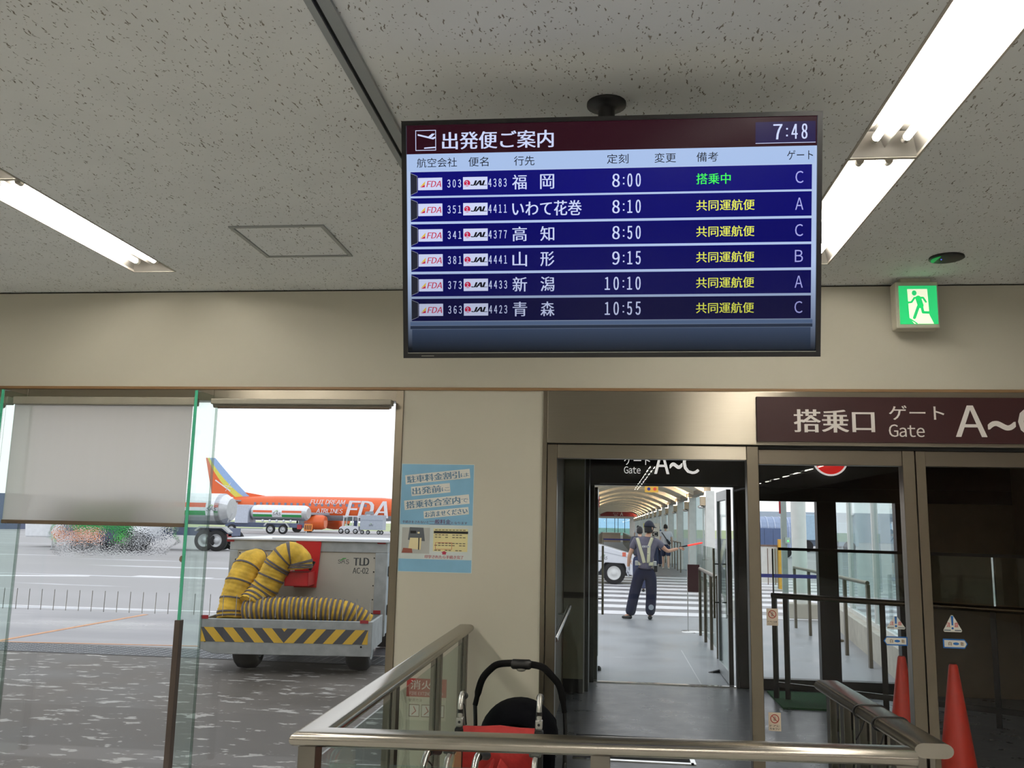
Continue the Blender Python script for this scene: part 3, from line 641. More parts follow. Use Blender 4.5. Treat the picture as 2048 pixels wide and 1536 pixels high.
# fire extinguisher placard low on the pillar
f0, f1 = at(814, 1356, y=D-.003), at(891, 1443, y=D-.003)
fs_ = thing('fire_extinguisher_sign', 'small red and white fire extinguisher placard low on the pillar', 'sign', ((f0.x+f1.x)/2, D, f1.z))
fwid, fhei = f1.x-f0.x, f0.z-f1.z
B(mat('placard white', (216, 208, 190), .45)).box((f0.x, D-.004, f1.z), (f1.x, D-.0005, f0.z)).obj('sign_panel', fs_)
b = B([mat('placard red', (170, 58, 54), .45), M_LED, mat('placard ink', (120, 90, 80), .5)])
b.box((f0.x, D-.0045, f0.z-fhei*.44), (f1.x, D-.004, f0.z), 0)
b.text('消火器', (f0.x, D-.005, f1.z), X1, Z1, (fwid*.1, fhei*.74, fwid*.9, fhei*.96), 1, .02); b.text('FIRE EXTINGUISHER', (f0.x, D-.005, f1.z), X1, Z1, (fwid*.08, fhei*.60, fwid*.92, fhei*.68), 1)
b.text('使用方法', (f0.x, D-.0045, f1.z), X1, Z1, (fwid*.06, fhei*.44, fwid*.4, fhei*.52), 2)
for k in range(3):
    xx = f0.x+fwid*(.08+.31*k); b.box((xx, D-.0046, f1.z+fhei*.08), (xx+fwid*.26, D-.004, f1.z+fhei*.38), 2); b.box((xx+.004, D-.005, f1.z+fhei*.10), (xx+fwid*.26-.004, D-.0045, f1.z+fhei*.36), 1)
    b.stroke([(xx-f0.x+.02, fhei*.14), (xx-f0.x+.045, fhei*.22), (xx-f0.x+.03, fhei*.32)], .006, (f0.x, D-.005, f1.z), X1, Z1, -Y1*.0004, 0)
b.obj('sign_print', fs_)
# stickers on the door glass
M_STW, M_STB, M_STR = mat('sticker white', (226, 224, 214), .4), mat('sticker blue', (32, 104, 178), .4), mat('sticker red', (196, 48, 52), .4)
YG = D+.03+.038
def sticker_frame(pl, pr, pt, pb):
    a = at((pl+pr)/2, (pt+pb)/2, y=YG); x0_, x1_ = at(pl, (pt+pb)/2, y=YG).x, at(pr, (pt+pb)/2, y=YG).x
    z0_, z1_ = at((pl+pr)/2, pb, y=YG).z, at((pl+pr)/2, pt, y=YG).z
    return x0_, z0_, x1_-x0_, z1_-z0_
def tri_sticker(pl, pr, pt, pb, label):
    x, z, w_, h_ = sticker_frame(pl, pr, pt, pb)
    t = thing('caution_sticker', label, 'sticker', (x+w_/2, YG, z))
    def rt_(cx, cy, s): # rounded triangle
        c = [(.5, 1), (0, 0), (1, 0)]; g = (.5, .36); out = []
        for i, p in enumerate(c):
            for q in (c[i-1], c[(i+1) % 3]): out.append((p[0]+(q[0]-p[0])*.09, p[1]+(q[1]-p[1])*.09))
        return [((g[0]+(a-g[0])*s)*w_, (g[1]+(b_-g[1])*s)*h_) for a, b_ in out]
    B(M_STW).prism(rt_(0, 0, 1), (x, YG, z), X1, Z1, -Y1*.0008).obj('sheet', t)
    b = B([M_STB, M_STR, mat('sticker grey', (110, 124, 130), .5)]); o_ = (x, YG-.0009, z)
    b.prism([(w_*.44, h_*.86), (w_*.56, h_*.86), (w_*.54, h_*.36), (w_*.46, h_*.36)], o_, X1, Z1, -Y1*.0005); b.prism([(w_*(.5+.055*math.cos(a*PI/8)), h_*.2+w_*.055*math.sin(a*PI/8)) for a in range(16)], o_, X1, Z1, -Y1*.0005)
    b.text('注', o_, X1, Z1, (w_*.22, h_*.26, w_*.40, h_*.52), 1, .03); b.text('意', o_, X1, Z1, (w_*.60, h_*.26, w_*.78, h_*.52), 1, .03)
    b.box((x+w_*.08, YG-.0013, z+h_*.06), (x+w_*.4, YG-.0009, z+h_*.12), 2); b.box((x+w_*.6, YG-.0013, z+h_*.06), (x+w_*.92, YG-.0009, z+h_*.12), 2)
    b.obj('sticker_print', t)
tri_sticker(1771, 1812, 1229, 1258, 'triangular caution sticker with blue exclamation mark above the left pointing arrow')
tri_sticker(1884, 1925, 1227, 1264, 'triangular caution sticker with blue exclamation mark above the right pointing arrow')
def arrow_sticker(pl, pr, pt, pb, flip, label):
    x, z, w_, h_ = sticker_frame(pl, pr, pt, pb)
    t = thing('arrow_sticker', label, 'sticker', (x+w_/2, YG, z))
    def ar(i):
        p = [(i, h_/2), (.14*w_, h_-i), (w_-i, h_-i), (w_-i, i), (.14*w_, i)]
        return [((w_-a) if flip else a, c) for a, c in p]
    B(M_STB).prism(ar(0), (x, YG, z), X1, Z1, -Y1*.0008).obj('border', t)
    i = h_*.14; B(M_STW).prism(ar(i), (x, YG-.0008, z), X1, Z1, -Y1*.0005).obj('sheet', t)
    b = B([mat('sticker ochre', (128, 98, 52), .5), M_STB]); o_ = (x, YG-.0014, z); sft = -.02 if flip else .03
    b.text('自', o_, X1, Z1, (w_*(.24+sft), h_*.3, w_*(.36+sft), h_*.7), 0, .02); b.text('動', o_, X1, Z1, (w_*(.72+sft), h_*.3, w_*(.84+sft), h_*.7), 0, .02)
    b.prism([(w_*(.54+sft)+w_*.12*math.cos(a*PI/10), h_*.5+h_*.14*math.sin(a*PI/10)) for a in range(20)], o_, X1, Z1, -Y1*.0005, 1); b.obj('sticker_print', t)
arrow_sticker(1767, 1815, 1273, 1291, False, 'blue and white left pointing arrow sticker on the middle glass door')
arrow_sticker(1886, 1936, 1278, 1297, True, 'blue and white right pointing arrow sticker on the right glass door')
def no_sticker(pl, pr, pt, pb, lines, label):
    x, z, w_, h_ = sticker_frame(pl, pr, pt, pb)
    t = thing('no_touch_sticker', label, 'sticker', (x+w_/2, YG, z))
    B(mat('sticker cream', (222, 206, 186), .45)).box((x, YG-.0008, z), (x+w_, YG, z+h_)).obj('sheet', t, .0003)
    b = B([mat('sticker dull red', (166, 62, 50), .5), M_BLACK, mat('sticker hand grey', (150, 140, 128), .5)]); o_ = (x, YG-.0009, z); c = (w_/2, h_*.66); r_ = w_*.36
    for k in range(18):
        a0, a1 = 2*PI*k/18, 2*PI*(k+1)/18
        b.prism([(c[0]+q*math.cos(a), c[1]+q*math.sin(a)) for q, a in ((r_, a0), (r_, a1), (r_*.8, a1), (r_*.8, a0))], o_, X1, Z1, -Y1*.0005, 0)
    b.stroke([(c[0], c[1]-r_*.45), (c[0], c[1]+r_*.15)], r_*.5, o_, X1, Z1, -Y1*.0003, 2, False)
    for k in range(4): b.stroke([(c[0]+r_*(-.2+.13*k), c[1]+r_*.1), (c[0]+r_*(-.26+.15*k), c[1]+r_*.5)], r_*.1, o_, X1, Z1, -Y1*.0003, 2)
    b.stroke([(c[0]-r_*.62, c[1]+r_*.62), (c[0]+r_*.62, c[1]-r_*.62)], r_*.16, (x, YG-.0014, z), X1, Z1, -Y1*.0004, 0, False)
    n_ = len(lines)
    for i, (s_, a, c_) in enumerate(lines): b.text(s_, o_, X1, Z1, (w_*.1, h_*a, w_*.9, h_*c_), 1, .02)
    b.obj('sticker_print', t)
no_sticker(1533, 1556, 1217, 1251, [('ドアに注意', .16, .28), ('CAUTION DOOR', .06, .11)], 'cream no touching sticker high on the middle door edge')
no_sticker(1537, 1562, 1425, 1462, [('ドアに', .22, .33), ('ちゅうい', .06, .18)], 'cream no touching sticker low on the middle door edge')
# ------------------------------------------------------------------ stainless railings inside
RZ = 1.008
OVAL = [(.05*0+.028+.025*math.cos(a), -.0225+.0225*math.sin(a)) for a in [-PI/2+PI*i/8 for i in range(9)]]+[(-.028+.025*math.cos(a), -.0225+.0225*math.sin(a)) for a in [PI/2+PI*i/8 for i in range(9)]]
OVAL = OVAL[::-1]
lx = at(928, 1251, z=RZ).x
cor = at(618, 1458, z=RZ); cor = V3((lx+.0, (cor.y+.0), RZ)); rend = at(1822, 1496, z=RZ)
rl = thing('stainless_railing', 'stainless railing with glass running from the pillar and turning across the foreground', 'railing', (lx, cor.y, 0))
b = B(M_RAIL); b.sweep([(lx, D-.03, RZ), (lx, cor.y, RZ), (rend.x, rend.y, RZ)], OVAL, sm=True); b.obj('top_rail', rl, fixn=True)
for m_ in [rl.children[0].modifiers.new('s', 'EDGE_SPLIT')]: m_.split_angle = math.radians(50)
M_POST = steel('post steel', (118, 114, 106), .32)
def post2(parent, x, y, along, top=RZ-.045):
    b = B(M_POST)
    for s_ in (-1, 1):
        if along == 'y': b.box((x+(.004 if s_ > 0 else -.032), y-.03, 0), (x+(.022 if s_ > 0 else -.004), y+.03, top))
        else: b.box((x+s_*.018-.012, y-.03, 0), (x+s_*.018+.012, y+.03, top))
    for zz in (.18, .82): b.box((x-.012, y-.012, zz), (x+.012, y+.012, zz+.05))
    b.obj('post', parent, .002)
yps = [at(785, 1420, x=lx).y, at(873, 1400, x=lx).y, D-.085]
for yy in yps: post2(rl, lx, yy, 'y')
b = B(M_POST); b.box((lx-.035, cor.y-.02, 0), (lx+.02, cor.y+.05, RZ-.045)); b.obj('post', rl, .002)
fd = V3((rend.x-lx, rend.y-cor.y, 0)).normalized()
for px in (1200, 1815):
    tt = (at(px, 1500, z=RZ).x-lx)/fd.x; q = V3((lx, cor.y, 0))+fd*tt; b = B(M_POST); b.box((q.x-.03, q.y-.012, 0), (q.x+.03, q.y+.03, RZ-.045)); b.obj('post', rl, .002)
    if px == 1200: qm = q
yy_ = [cor.y+.06]+[v for v in yps]
for a, c in zip(yy_, yy_[1:]): B(M_FIN).box((lx-.004, a+.045, .08), (lx+.004, c-.045, RZ-.10)).obj('glass_panel', rl)
for a, c in ((V3((lx, cor.y, 0))+fd*.06, qm-fd*.045), (qm+fd*.045, V3((rend.x, rend.y, 0))-fd*.1)):
    n_ = V3((-fd.y, fd.x, 0)); B(M_FIN).obox(a+V3((0, 0, .08)), c-a, n_*.008, Z1*(RZ-.18)).obj('glass_panel', rl)
ra, rb = at(1658, 1362, z=RZ), at(1868, 1487, z=RZ)
RW = [(u*1.12, v) for u, v in OVAL]
r2 = thing('stainless_railing', 'darker stainless railing with black cable ties at the lower right', 'railing', (rb.x, rb.y, 0))
b = B(M_RAIL); b.sweep([ra+(ra-rb).normalized()*.02, rb], RW, sm=True); ob = b.obj('top_rail', r2, fixn=True); m_ = ob.modifiers.new('s', 'EDGE_SPLIT'); m_.split_angle = math.radians(50)
for i in range(6):
    q = ra.lerp(rb, .08+.17*i); post2(r2, q.x, q.y, 'y')
for i in range(5):
    a, c = ra.lerp(rb, .12+.17*i), ra.lerp(rb, .21+.17*i); B(M_FIN).obox(V3((a.x-.004, a.y, .08)), V3((c.x-a.x, c.y-a.y, 0)), (.008, 0, 0), Z1*.8).obj('glass_panel', r2)
for f_, lb in ((.47, 'black cable tie around the right railing, nearer the doors'), (.66, 'black cable tie around the right railing, nearer the viewer')):
    q = ra.lerp(rb, f_); t_ = thing('cable_tie', lb, 'cable tie', (q.x, q.y, RZ-.05), group='cable ties on the right railing')
    dirr = (rb-ra).normalized(); side = dirr.cross(Z1)
    lp = [q+side*u*1.06+Z1*(v*1.08+.001) for u, v in RW]; lp.append(lp[0])
    B(M_BLACK).tube(lp, .0032, 6, cap=False).obj('loop', t_)
    B(M_BLACK).tube([q+side*.02+Z1*-.05, q+side*.03-dirr*.01+Z1*-.09, q+side*.05-dirr*.02+Z1*-.13], .003, 6).obj('tail', t_)
# ------------------------------------------------------------------ wheelchairs and pushchair behind the rail
M_RED = mat('red chair cloth', (176, 44, 42), .7, bump=.3, scale=30, var=.1); M_SIL = mat('silver tube', (206, 204, 198), .25, .6, var=.03); M_TAN = mat('tan vinyl', (178, 152, 112), .5)
M_PAD = mat('grey arm pad', (84, 88, 84), .5)
def wheelchair(name, label, loc, w_, hz, cloth, tubem, rot=0, fold=True, grips=True):
    """faces -Y; w_ distance between the push handles, hz handle height"""
    t = thing(name, label, 'wheelchair', loc, rot, world=False)
    fr_ = B(tubem)
    for s_ in (-1, 1):
        x = s_*w_/2
        fr_.tube(spline([(x, .02, .12), (x, .02, .45), (x, .036, hz-.08), (x, .05, hz-.025), (x, .085, hz), (x, .14, hz-.006)], 5), .0125, 10)
        fr_.tube(spline([(x, .03, .66), (x, -.06, .68), (x, -.30, .68), (x, -.36, .64), (x, -.38, .45), (x, -.40, .16)], 5), .011, 10)
        fr_.tube([(x, .02, .45), (x, -.38, .45)], .011, 8); fr_.tube([(x, .02, .2), (x, -.38, .2)], .011, 8)
    fr_.tube([(-w_/2, -.1, .2), (w_/2, -.1, .44)], .011, 8); fr_.tube([(w_/2, -.14, .2), (-w_/2, -.14, .44)], .011, 8)
    fr_.obj('frame', t)
    for s_ in (-1, 1):
        x = s_*w_/2
        B(M_BLACK).tube([(x, .085, hz-.004), (x, .11, hz-.004), (x, .19, hz-.025)], .0165, 12).obj('push_grip', t)
        j = B(M_BLACK).tube([(x, .036, hz-.055), (x, .04, hz-.092)], .0135, 10).obj('hinge_sleeve', t)
        B(tubem).box((x-.016, .012, hz-.128), (x+.016, .052, hz-.09)).obj('hinge_block', j, .004)
        B(M_BLACK).disc((x, .012, hz-.108), .006, -Y1, .002, 12).obj('hinge_bolt', j)
        B(M_BLACK).tube([(x, .05, hz-.02), (x+s_*-.012, .09, hz-.05), (x+s_*-.02, .11, hz-.14)], .004, 6).obj('brake_lever', t)
        B(M_BLACK).box((x-.02, .0, hz-.36), (x+.02, .05, hz-.132)).obj('back_sleeve', t, .008)
        pd = B(M_PAD).box((x-.026, -.30, .685), (x+.026, -.04, .715)).obj('arm_pad', t, .009)
        B(mat('side guard', (170, 146, 108), .5)).prism([(-.34, .47), (0, .47), (0, .62), (-.06, .66), (-.2, .66), (-.30, .60)], (x-s_*.016, 0, 0), Y1, Z1, X1*s_*.006).obj('side_guard', t)
        wl_ = B(M_RUBBER); wl_.tube([(x+s_*.05, .02+.20*math.cos(a), .2125+.20*math.sin(a)) for a in [2*PI*i/28 for i in range(29)]], .0125, 8, cap=False); wo_ = wl_.obj('wheel', t)
        sp2 = B(M_SIL); sp2.disc((x+s_*.035, .02, .2125), .03, X1*s_, .03, 14)
        for k in range(10):
            a = 2*PI*k/10; sp2.tube([(x+s_*.05, .02, .2125), (x+s_*.05, .02+.19*math.cos(a), .2125+.19*math.sin(a))], .003, 5)
        sp2.obj('spokes', wo_)
        cs = B(M_RUBBER); cs.tube([(x, -.34+.05*math.cos(a), .0625+.05*math.sin(a)) for a in [2*PI*i/18 for i in range(19)]], .0125, 8, cap=False); cs.disc((x-.01, -.34, .0625), .045, X1, .02, 14); cs.obj('caster', t)
        fp = B(M_BLACK).box((x-s_*.02, -.52, .10), (x-s_*.13, -.40, .118)).obj('footplate', t, .004)
    # back cloth in two halves that crease at the middle
    top = hz-.125; nb = B(cloth)
    for s_ in (-1, 1):
        vs = []; n_ = 8
        for i in range(n_+1):
            u = i/n_; x = s_*(w_/2-.018)*(1-u); y = .01+.035*math.sin(u*PI/2)
            for z in (.46, (.46+top)/2, top-.004*math.sin(u*PI)): vs += [(x, y, z), (x, y+.016, z)]
        fs = []
        for i in range(n_):
            a = i*6; c = a+6
            for k in (0, 2): fs += [(a+k, c+k, c+k+2, a+k+2), (a+k+1, a+k+3, c+k+3, c+k+1)]
            fs += [(a+4, c+4, c+5, a+5), (a, a+1, c+1, c)]
        nb.add(vs, fs, sm=True)
    nb.obj('backrest', t, fixn=True)
    for s_ in (-1, 1):  # seat halves tent up when folded
        B(cloth).prism([(s_*(w_/2-.02), .46), (s_*.012, .62 if fold else .47), (s_*.012, .585 if fold else .44), (s_*(w_/2-.02), .425)], (0, -.37, 0), X1, Z1, Y1*.34).obj('seat', t, .012)
    return t
hL, hR = at(926, 1388, y=4.25), at(1081, 1393, y=4.25)
wheelchair('wheelchair', 'red cloth wheelchair with silver push handles facing the viewer', ((hL.x+hR.x)/2, 4.25-.09, 0), hR.x-hL.x, hL.z, M_RED, M_SIL, .03)
cL, cR = at(833, 1500, y=3.44), at(936, 1510, y=3.44)
wheelchair('wheelchair', 'folded wheelchair with chrome frame and pink red seat, nearest the front rail', ((cL.x+cR.x)/2+.03, 3.44-.1, 0), (cR.x-cL.x), cL.z, mat('faded red cloth', (186, 82, 76), .6, bump=.2, scale=30), M_CHROME, -.18)
M_NAVY = mat('black canopy cloth', (8, 9, 14), .9, spec=.1, bump=.2, scale=40)
sy = 4.95
s0, s1, st_ = at(948, 1440, y=sy), at(1130, 1470, y=sy), at(1040, 1327, y=sy)
sc_x, sw, sh = (s0.x+s1.x)/2, s1.x-s0.x, st_.z
stl = thing('pushchair', 'black pushchair with arched handle and domed hood behind the red wheelchair', 'pushchair', (sc_x, sy, 0), .02, world=False)
hw = sw/2
hp = [(-hw+.006, .06, .40), (-hw+.004, .04, .58), (-hw+.002, .02, sh-.23), (-hw+.035, .01, sh-.10), (-hw+.085, 0, sh-.035), (-hw*.45, 0, sh-.006), (0, 0, sh), (hw*.45, 0, sh-.012), (hw-.085, 0, sh-.05), (hw-.03, .01, sh-.12), (hw-.004, .02, sh-.25), (hw, .04, .56), (hw, .06, .40)]
B(M_BLACK).tube(hp[:3], .011, 10).obj('push_tube', stl); B([M_BLACK, mat('red tube', (130, 24, 34), .4)]).tube(hp[-3:], .011, 10).obj('push_tube', stl)
hs_ = spline(hp[2:-2], 6); B(mat('handle foam', (11, 11, 12), .85, spec=.2)).tube(hs_, [.014 if k < 3 or k > len(hs_)-4 else .019 for k in range(len(hs_))], 12).obj('handle', stl)
B(M_BLACK).lathe([(.02, -.055), (.027, -.045), (.027, .045), (.02, .055)], (.005, 0, sh-.004), X1, 16).obj('handle_hub', stl)
B(mat('hub button grey', (120, 118, 110), .4)).ball((.005, -.008, sh-.03), (.026, .012, .012), 12, 8).obj('fold_button', stl)
b = B(M_NAVY); hz0 = .52; n1, n2 = 18, 10; vs = []
hd_z = at(1040, 1396, y=sy).z-hz0
for i in range(n1+1):
    for j in range(n2+1):
        a, c = PI*i/n1, PI*j/n2*.62; vs.append((-hw*.86*math.cos(a)*(math.sin(c+.55)), .12-.34*math.cos(c+.2)*1.0, hz0+hd_z*math.sin(a)*math.sin(c+.6)))
b.add(vs, [(i*(n2+1)+j, (i+1)*(n2+1)+j, (i+1)*(n2+1)+j+1, i*(n2+1)+j+1) for i in range(n1) for j in range(n2)], sm=True); o_ = b.obj('hood', stl)
sm_ = o_.modifiers.new('t', 'SOLIDIFY'); sm_.thickness = .012
for s_ in (-1, 1): B(mat('grey hood joint', (150, 148, 140), .5)).bar((s_*hw*.80, -.06, hz0+.02), (s_*hw*.70, -.02, hz0+.07), .016, .01).obj('hood_joint', stl, .003)
B(M_NAVY).prism([(-.19, .30), (.19, .30), (.20, .60), (.12, .68), (-.12, .68), (-.20, .60)], (0, .05, 0), X1, Z1, Y1*.05).obj('backrest', stl, .02)
B(M_NAVY).box((-.19, -.26, .30), (.19, .08, .35)).obj('seat', stl, .02)
B(mat('care label', (196, 192, 180), .6)).box((-.002, -.238, .56), (.04, -.236, .585)).obj('care_label', stl)
for s_ in (-1, 1):
    B(M_BLACK).tube([(s_*hw, .06, .40), (s_*hw*.95, -.1, .28), (s_*hw*.9, -.36, .12)], .012, 10).obj('front_leg', stl); B(M_BLACK).tube([(s_*hw, .02, .44), (s_*hw*.98, .18, .12)], .012, 10).obj('rear_leg', stl)
    for y in (-.36, .18):
        b = B(M_RUBBER); b.lathe([(.03, -.02), (.082, -.016), (.085, 0), (.082, .016), (.03, .02)], (s_*hw*.93, y, .085), X1, 20); b.obj('wheel', stl)
# ------------------------------------------------------------------ cones behind the glass
M_CONE = mat('cone orange red', (206, 52, 34), .45, var=.05, stretch=(2, 2, 8), scale=3)
def cone(label, x, y, ht_):
    t = thing('traffic_cone', label, 'traffic cone', (x, y, 0), .3, 'traffic cones behind the doors', world=False)
    b = B(M_CONE); b.lathe([(.128, .075), (.118, .10), (.112, .14), (.028, ht_-.012), (.022, ht_)], n=32); b.lathe([(.022, ht_), (.017, ht_-.004), (.017, ht_-.1)], n=20); b.obj('body', t)
    B(mat('cone base rubber', (24, 22, 22), .7)).lathe([(.19, .03), (.19, .055), (.165, .08), (.128, .085)], n=32).obj('weight_ring', t)
    b = B(M_CONE); b.box((-.19, -.19, 0), (.19, .19, .03)); b.obj('base_plate', t, .012)
    return t
k1, k2 = at(1800, 1312, y=6.85), at(1903, 1328, y=6.4)
cone('orange traffic cone behind the middle glass door', k1.x+.01, 6.85, k1.z)
cone('brighter orange traffic cone standing behind the right glass door', k2.x+.01, 6.4, k2.z)
# ------------------------------------------------------------------ vestibule behind the doors
YO = 9.85
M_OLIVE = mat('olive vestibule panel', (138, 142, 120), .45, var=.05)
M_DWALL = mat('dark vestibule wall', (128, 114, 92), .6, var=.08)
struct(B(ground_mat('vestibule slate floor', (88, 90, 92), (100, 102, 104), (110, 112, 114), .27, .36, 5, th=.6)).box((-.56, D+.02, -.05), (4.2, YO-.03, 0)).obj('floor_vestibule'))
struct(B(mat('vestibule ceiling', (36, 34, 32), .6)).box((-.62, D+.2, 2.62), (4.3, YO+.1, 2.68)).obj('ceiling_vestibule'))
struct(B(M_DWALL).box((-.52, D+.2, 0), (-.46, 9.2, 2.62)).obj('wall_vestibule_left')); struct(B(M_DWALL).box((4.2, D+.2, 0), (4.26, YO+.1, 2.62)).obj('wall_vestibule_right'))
ox = at(1167, 1200, y=9.2).x; zo = at(1300, 972, y=YO).z; zr = at(1585, 1003, y=YO).z
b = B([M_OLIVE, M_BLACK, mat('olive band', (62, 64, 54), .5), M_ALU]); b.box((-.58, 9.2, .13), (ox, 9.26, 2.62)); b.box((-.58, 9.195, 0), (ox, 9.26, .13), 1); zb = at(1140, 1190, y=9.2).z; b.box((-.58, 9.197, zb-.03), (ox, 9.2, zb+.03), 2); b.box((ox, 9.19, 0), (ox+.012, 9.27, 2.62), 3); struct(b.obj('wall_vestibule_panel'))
def xo(px): return at(px, 1200, y=YO).x
b = B(M_DARK)
b.box((ox-.3, YO-.04, 0), (xo(1188), YO+.06, zo)); b.box((ox, 9.26, 0), (ox+.05, YO, 2.62))
b.box((-.6, YO-.05, zo), (4.2, YO+.08, 2.62)); b.box((xo(1476), YO-.05, 0), (xo(1512), YO+.06, zo))
b.box((xo(1512), YO-.05, zr), (4.2, YO+.06, zo)); b.box((xo(1637), YO-.06, 0), (xo(1676), YO+.06, zr)); b.box((xo(1796), YO-.05, 0), (3.35, YO+.06, zr)); b.mats.append(M_DWALL); b.box((3.35, YO-.05, 0), (4.2, YO+.06, zr), 1)  # paler end section stands in for the room's reflection in the glass
b.box((xo(1512), YO-.05, 0), (xo(1796), YO+.06, .11)); b.box((xo(1470), YO-.05, .0), (xo(1476), YO+.04, zo))
struct(b.obj('wall_vestibule_front', bevel=.004))
wn = thing('window_5', None, None, (xo(1650), YO, 0), kind='structure')
B(M_GLASS).box((xo(1512), YO-.005, .11), (xo(1637), YO+.005, zr)).obj('pane', wn); B(M_GLASS).box((xo(1676), YO-.005, .11), (xo(1796), YO+.005, zr)).obj('pane', wn)
struct(B(M_CHROME).box((xo(1188), YO-.035, 0), (xo(1470), YO+.03, .012)).obj('trim_5'))
lf = thing('floor_mat_frame', 'bright metal mat frame set in the floor just inside the doors', 'mat frame', (.3, 6.65, 0))
f1_, f2_ = at(1215, 1521, z=.004), at(1388, 1528, z=.004)
b = B(M_CHROME); b.box((f1_.x-.25, f2_.y-.02, 0), (f2_.x, f2_.y+.02, .006)); b.box((f2_.x-.02, f2_.y-.02, 0), (f2_.x+.015, f2_.y+.75, .006)); b.obj('frame_edge', lf)
B(mat('scraper mat', (58, 60, 62), .9, var=.2, scale=80)).box((f1_.x-.25, f2_.y+.02, 0), (f2_.x-.02, f2_.y+.75, .004)).obj('mat', lf)
g0_, g1_ = at(1568, 1420, z=0), at(1664, 1390, z=0)
g0_.y = max(g0_.y, 8.8); g1_.y = max(g1_.y, g0_.y+.7)
tag(B(mat('green turf mat', (24, 92, 44), .95, var=.4, scale=180, bump=1)).box((g0_.x, g0_.y, 0), (g1_.x, g1_.y, .018)).obj('turf_mat'), 'green artificial turf mat on the vestibule floor', 'doormat')
# handrail on the left vestibule wall
ha, hb_ = at(1139, 1213, x=-.36), at(1100, 1288, x=-.36)
hr = thing('wall_handrail', 'short chrome handrail along the left wall just inside the doorway', 'handrail', (-.36, D+.3, 0))
zz = .86
hA, hB = V3((-.36, ha.y, ha.z)), V3((-.36, D+.25, ha.z-.02))
b = B(M_CHROME); b.tube([hB, hA], .02, 12); b.obj('rail', hr)
b = B(M_CHROME)
for f_ in (.2, .97): q = hA.lerp(hB, 1-f_); b.tube([q, q+V3((0, 0, -.06)), q+V3((-.10, 0, -.06))], .008, 8)
b.obj('bracket', hr)
# barrier with glass screen
b0, b1 = at(1547, 1191, z=1.0), at(2070, 1224, z=1.0)
bd = (b1-b0).normalized(); bn = V3((-bd.y, bd.x, 0))
br = thing('glass_barrier', 'long dark handrail barrier with raised glass screen inside the vestibule', 'barrier', (b0.x, b0.y, 0))
M_BRZ = steel('bronze rail', (96, 86, 70), .22, (4, 4, 60))
B(M_BRZ).tube([b0-bd*.02, b1], .028, 14).obj('handrail', br)
B(M_DARK).bar(b0+bd*.06+Z1*.463, b1+Z1*.463, .022, .028).obj('screen_rail', br)
B(M_FIN).obox(b0+Z1*.04, (b1-b0), bn*.008, Z1*.42).obj('glass_screen', br)
def alongb(px): return (at(px, 1200, y=b0.y).x-b0.x)/bd.x
for px in (1551, 1574, 1768, 1990):
    q = at(px, 1300, y=b0.lerp(b1, (px-1547)/523).y); q = V3((q.x, q.y, 0)); B(M_DARK).obox(q-bd*.022-bn*.02, bd*.044, bn*.04, Z1*.985).obj('post', br)
B(M_DARK).obox(V3((b0.x, b0.y, .12))-bn*.015, (b1-b0), bn*.03, Z1*.05).obj('lower_rail', br)
q = at(1988, 1160, y=b0.lerp(b1, .845).y); B(M_CHROME).box((q.x-.006, q.y-.02, 1.02), (q.x+.006, q.y+.02, 1.463)).obj('screen_joint', br)
B(M_BLACK).box((b0.x-.006, b0.y-.01, 1.02), (b0.x+.006, b0.y+.01, 1.463)).obj('screen_joint', br)
# signs hanging in the vestibule
yv = 9.72
vs_ = thing('hanging_sign', 'black lit sign reading Gate A~C above the far doorway', 'sign', (.7, yv, 2.1))
vz0, vz1 = at(1300, 968, y=yv).z, at(1300, 880, y=yv).z
B(M_BLACK).box((at(1200, 940, y=yv).x, yv, vz0), (at(1476, 940, y=yv).x, yv+.1, vz1)).obj('sign_panel', vs_)
M_VL = mat('lit lettering', (236, 234, 228), .4, emis=.7, ecol=(244, 242, 236), var=0)
b = B(M_VL)
wtext(b, 'ゲート', 1248, 1300, 912, 930, yv-.003); wtext(b, 'Gate', 1248, 1281, 933, 947, yv-.003); wtext(b, 'A', 1309, 1338, 902, 948, yv-.003, .01); wtext(b, '~', 1340, 1364, 925, 938, yv-.003, .01); wtext(b, 'C', 1366, 1398, 902, 948, yv-.003, .01)
b.obj('sign_lettering', vs_)
nc = at(1660, 917.6, y=yv); nr = .184
ns = thing('no_entry_sign', 'red round no entry sign half hidden behind the top of the middle door', 'sign', (nc.x, yv, nc.z-nr))
B(mat('sign white lit', (240, 238, 234), .4, emis=.6, var=0)).disc((nc.x, yv, nc.z), nr, -Y1, .01, 40).obj('rim', ns)
b = B(mat('sign red lit', (222, 44, 40), .4, emis=.55, ecol=(230, 40, 36), var=0)); b.disc((nc.x, yv-.01, nc.z), nr*.9, -Y1, .003, 40); b.obj('face', ns)
B(mat('sign white lit', (240, 238, 234))).box((nc.x-nr*.62, yv-.016, nc.z-.028), (nc.x+nr*.62, yv-.013, nc.z+.028)).obj('bar', ns)
for i, (px, py) in enumerate(((1662, 971), (1692, 965), (1764, 950), (1806, 940))):
    q = at(px, py, z=2.618)
    tag(B(mat('spot lens', (210, 200, 180), .4, emis=45, ecol=(255, 236, 206), var=0)).disc((q.x, q.y, 2.612), .035, Z1, .03, 16).obj('spotlight'), 'tiny round spotlight in the dark vestibule ceiling, number %s from the no entry sign' % ('one', 'two', 'three', 'four')[i], 'spotlight', 'vestibule spotlights')
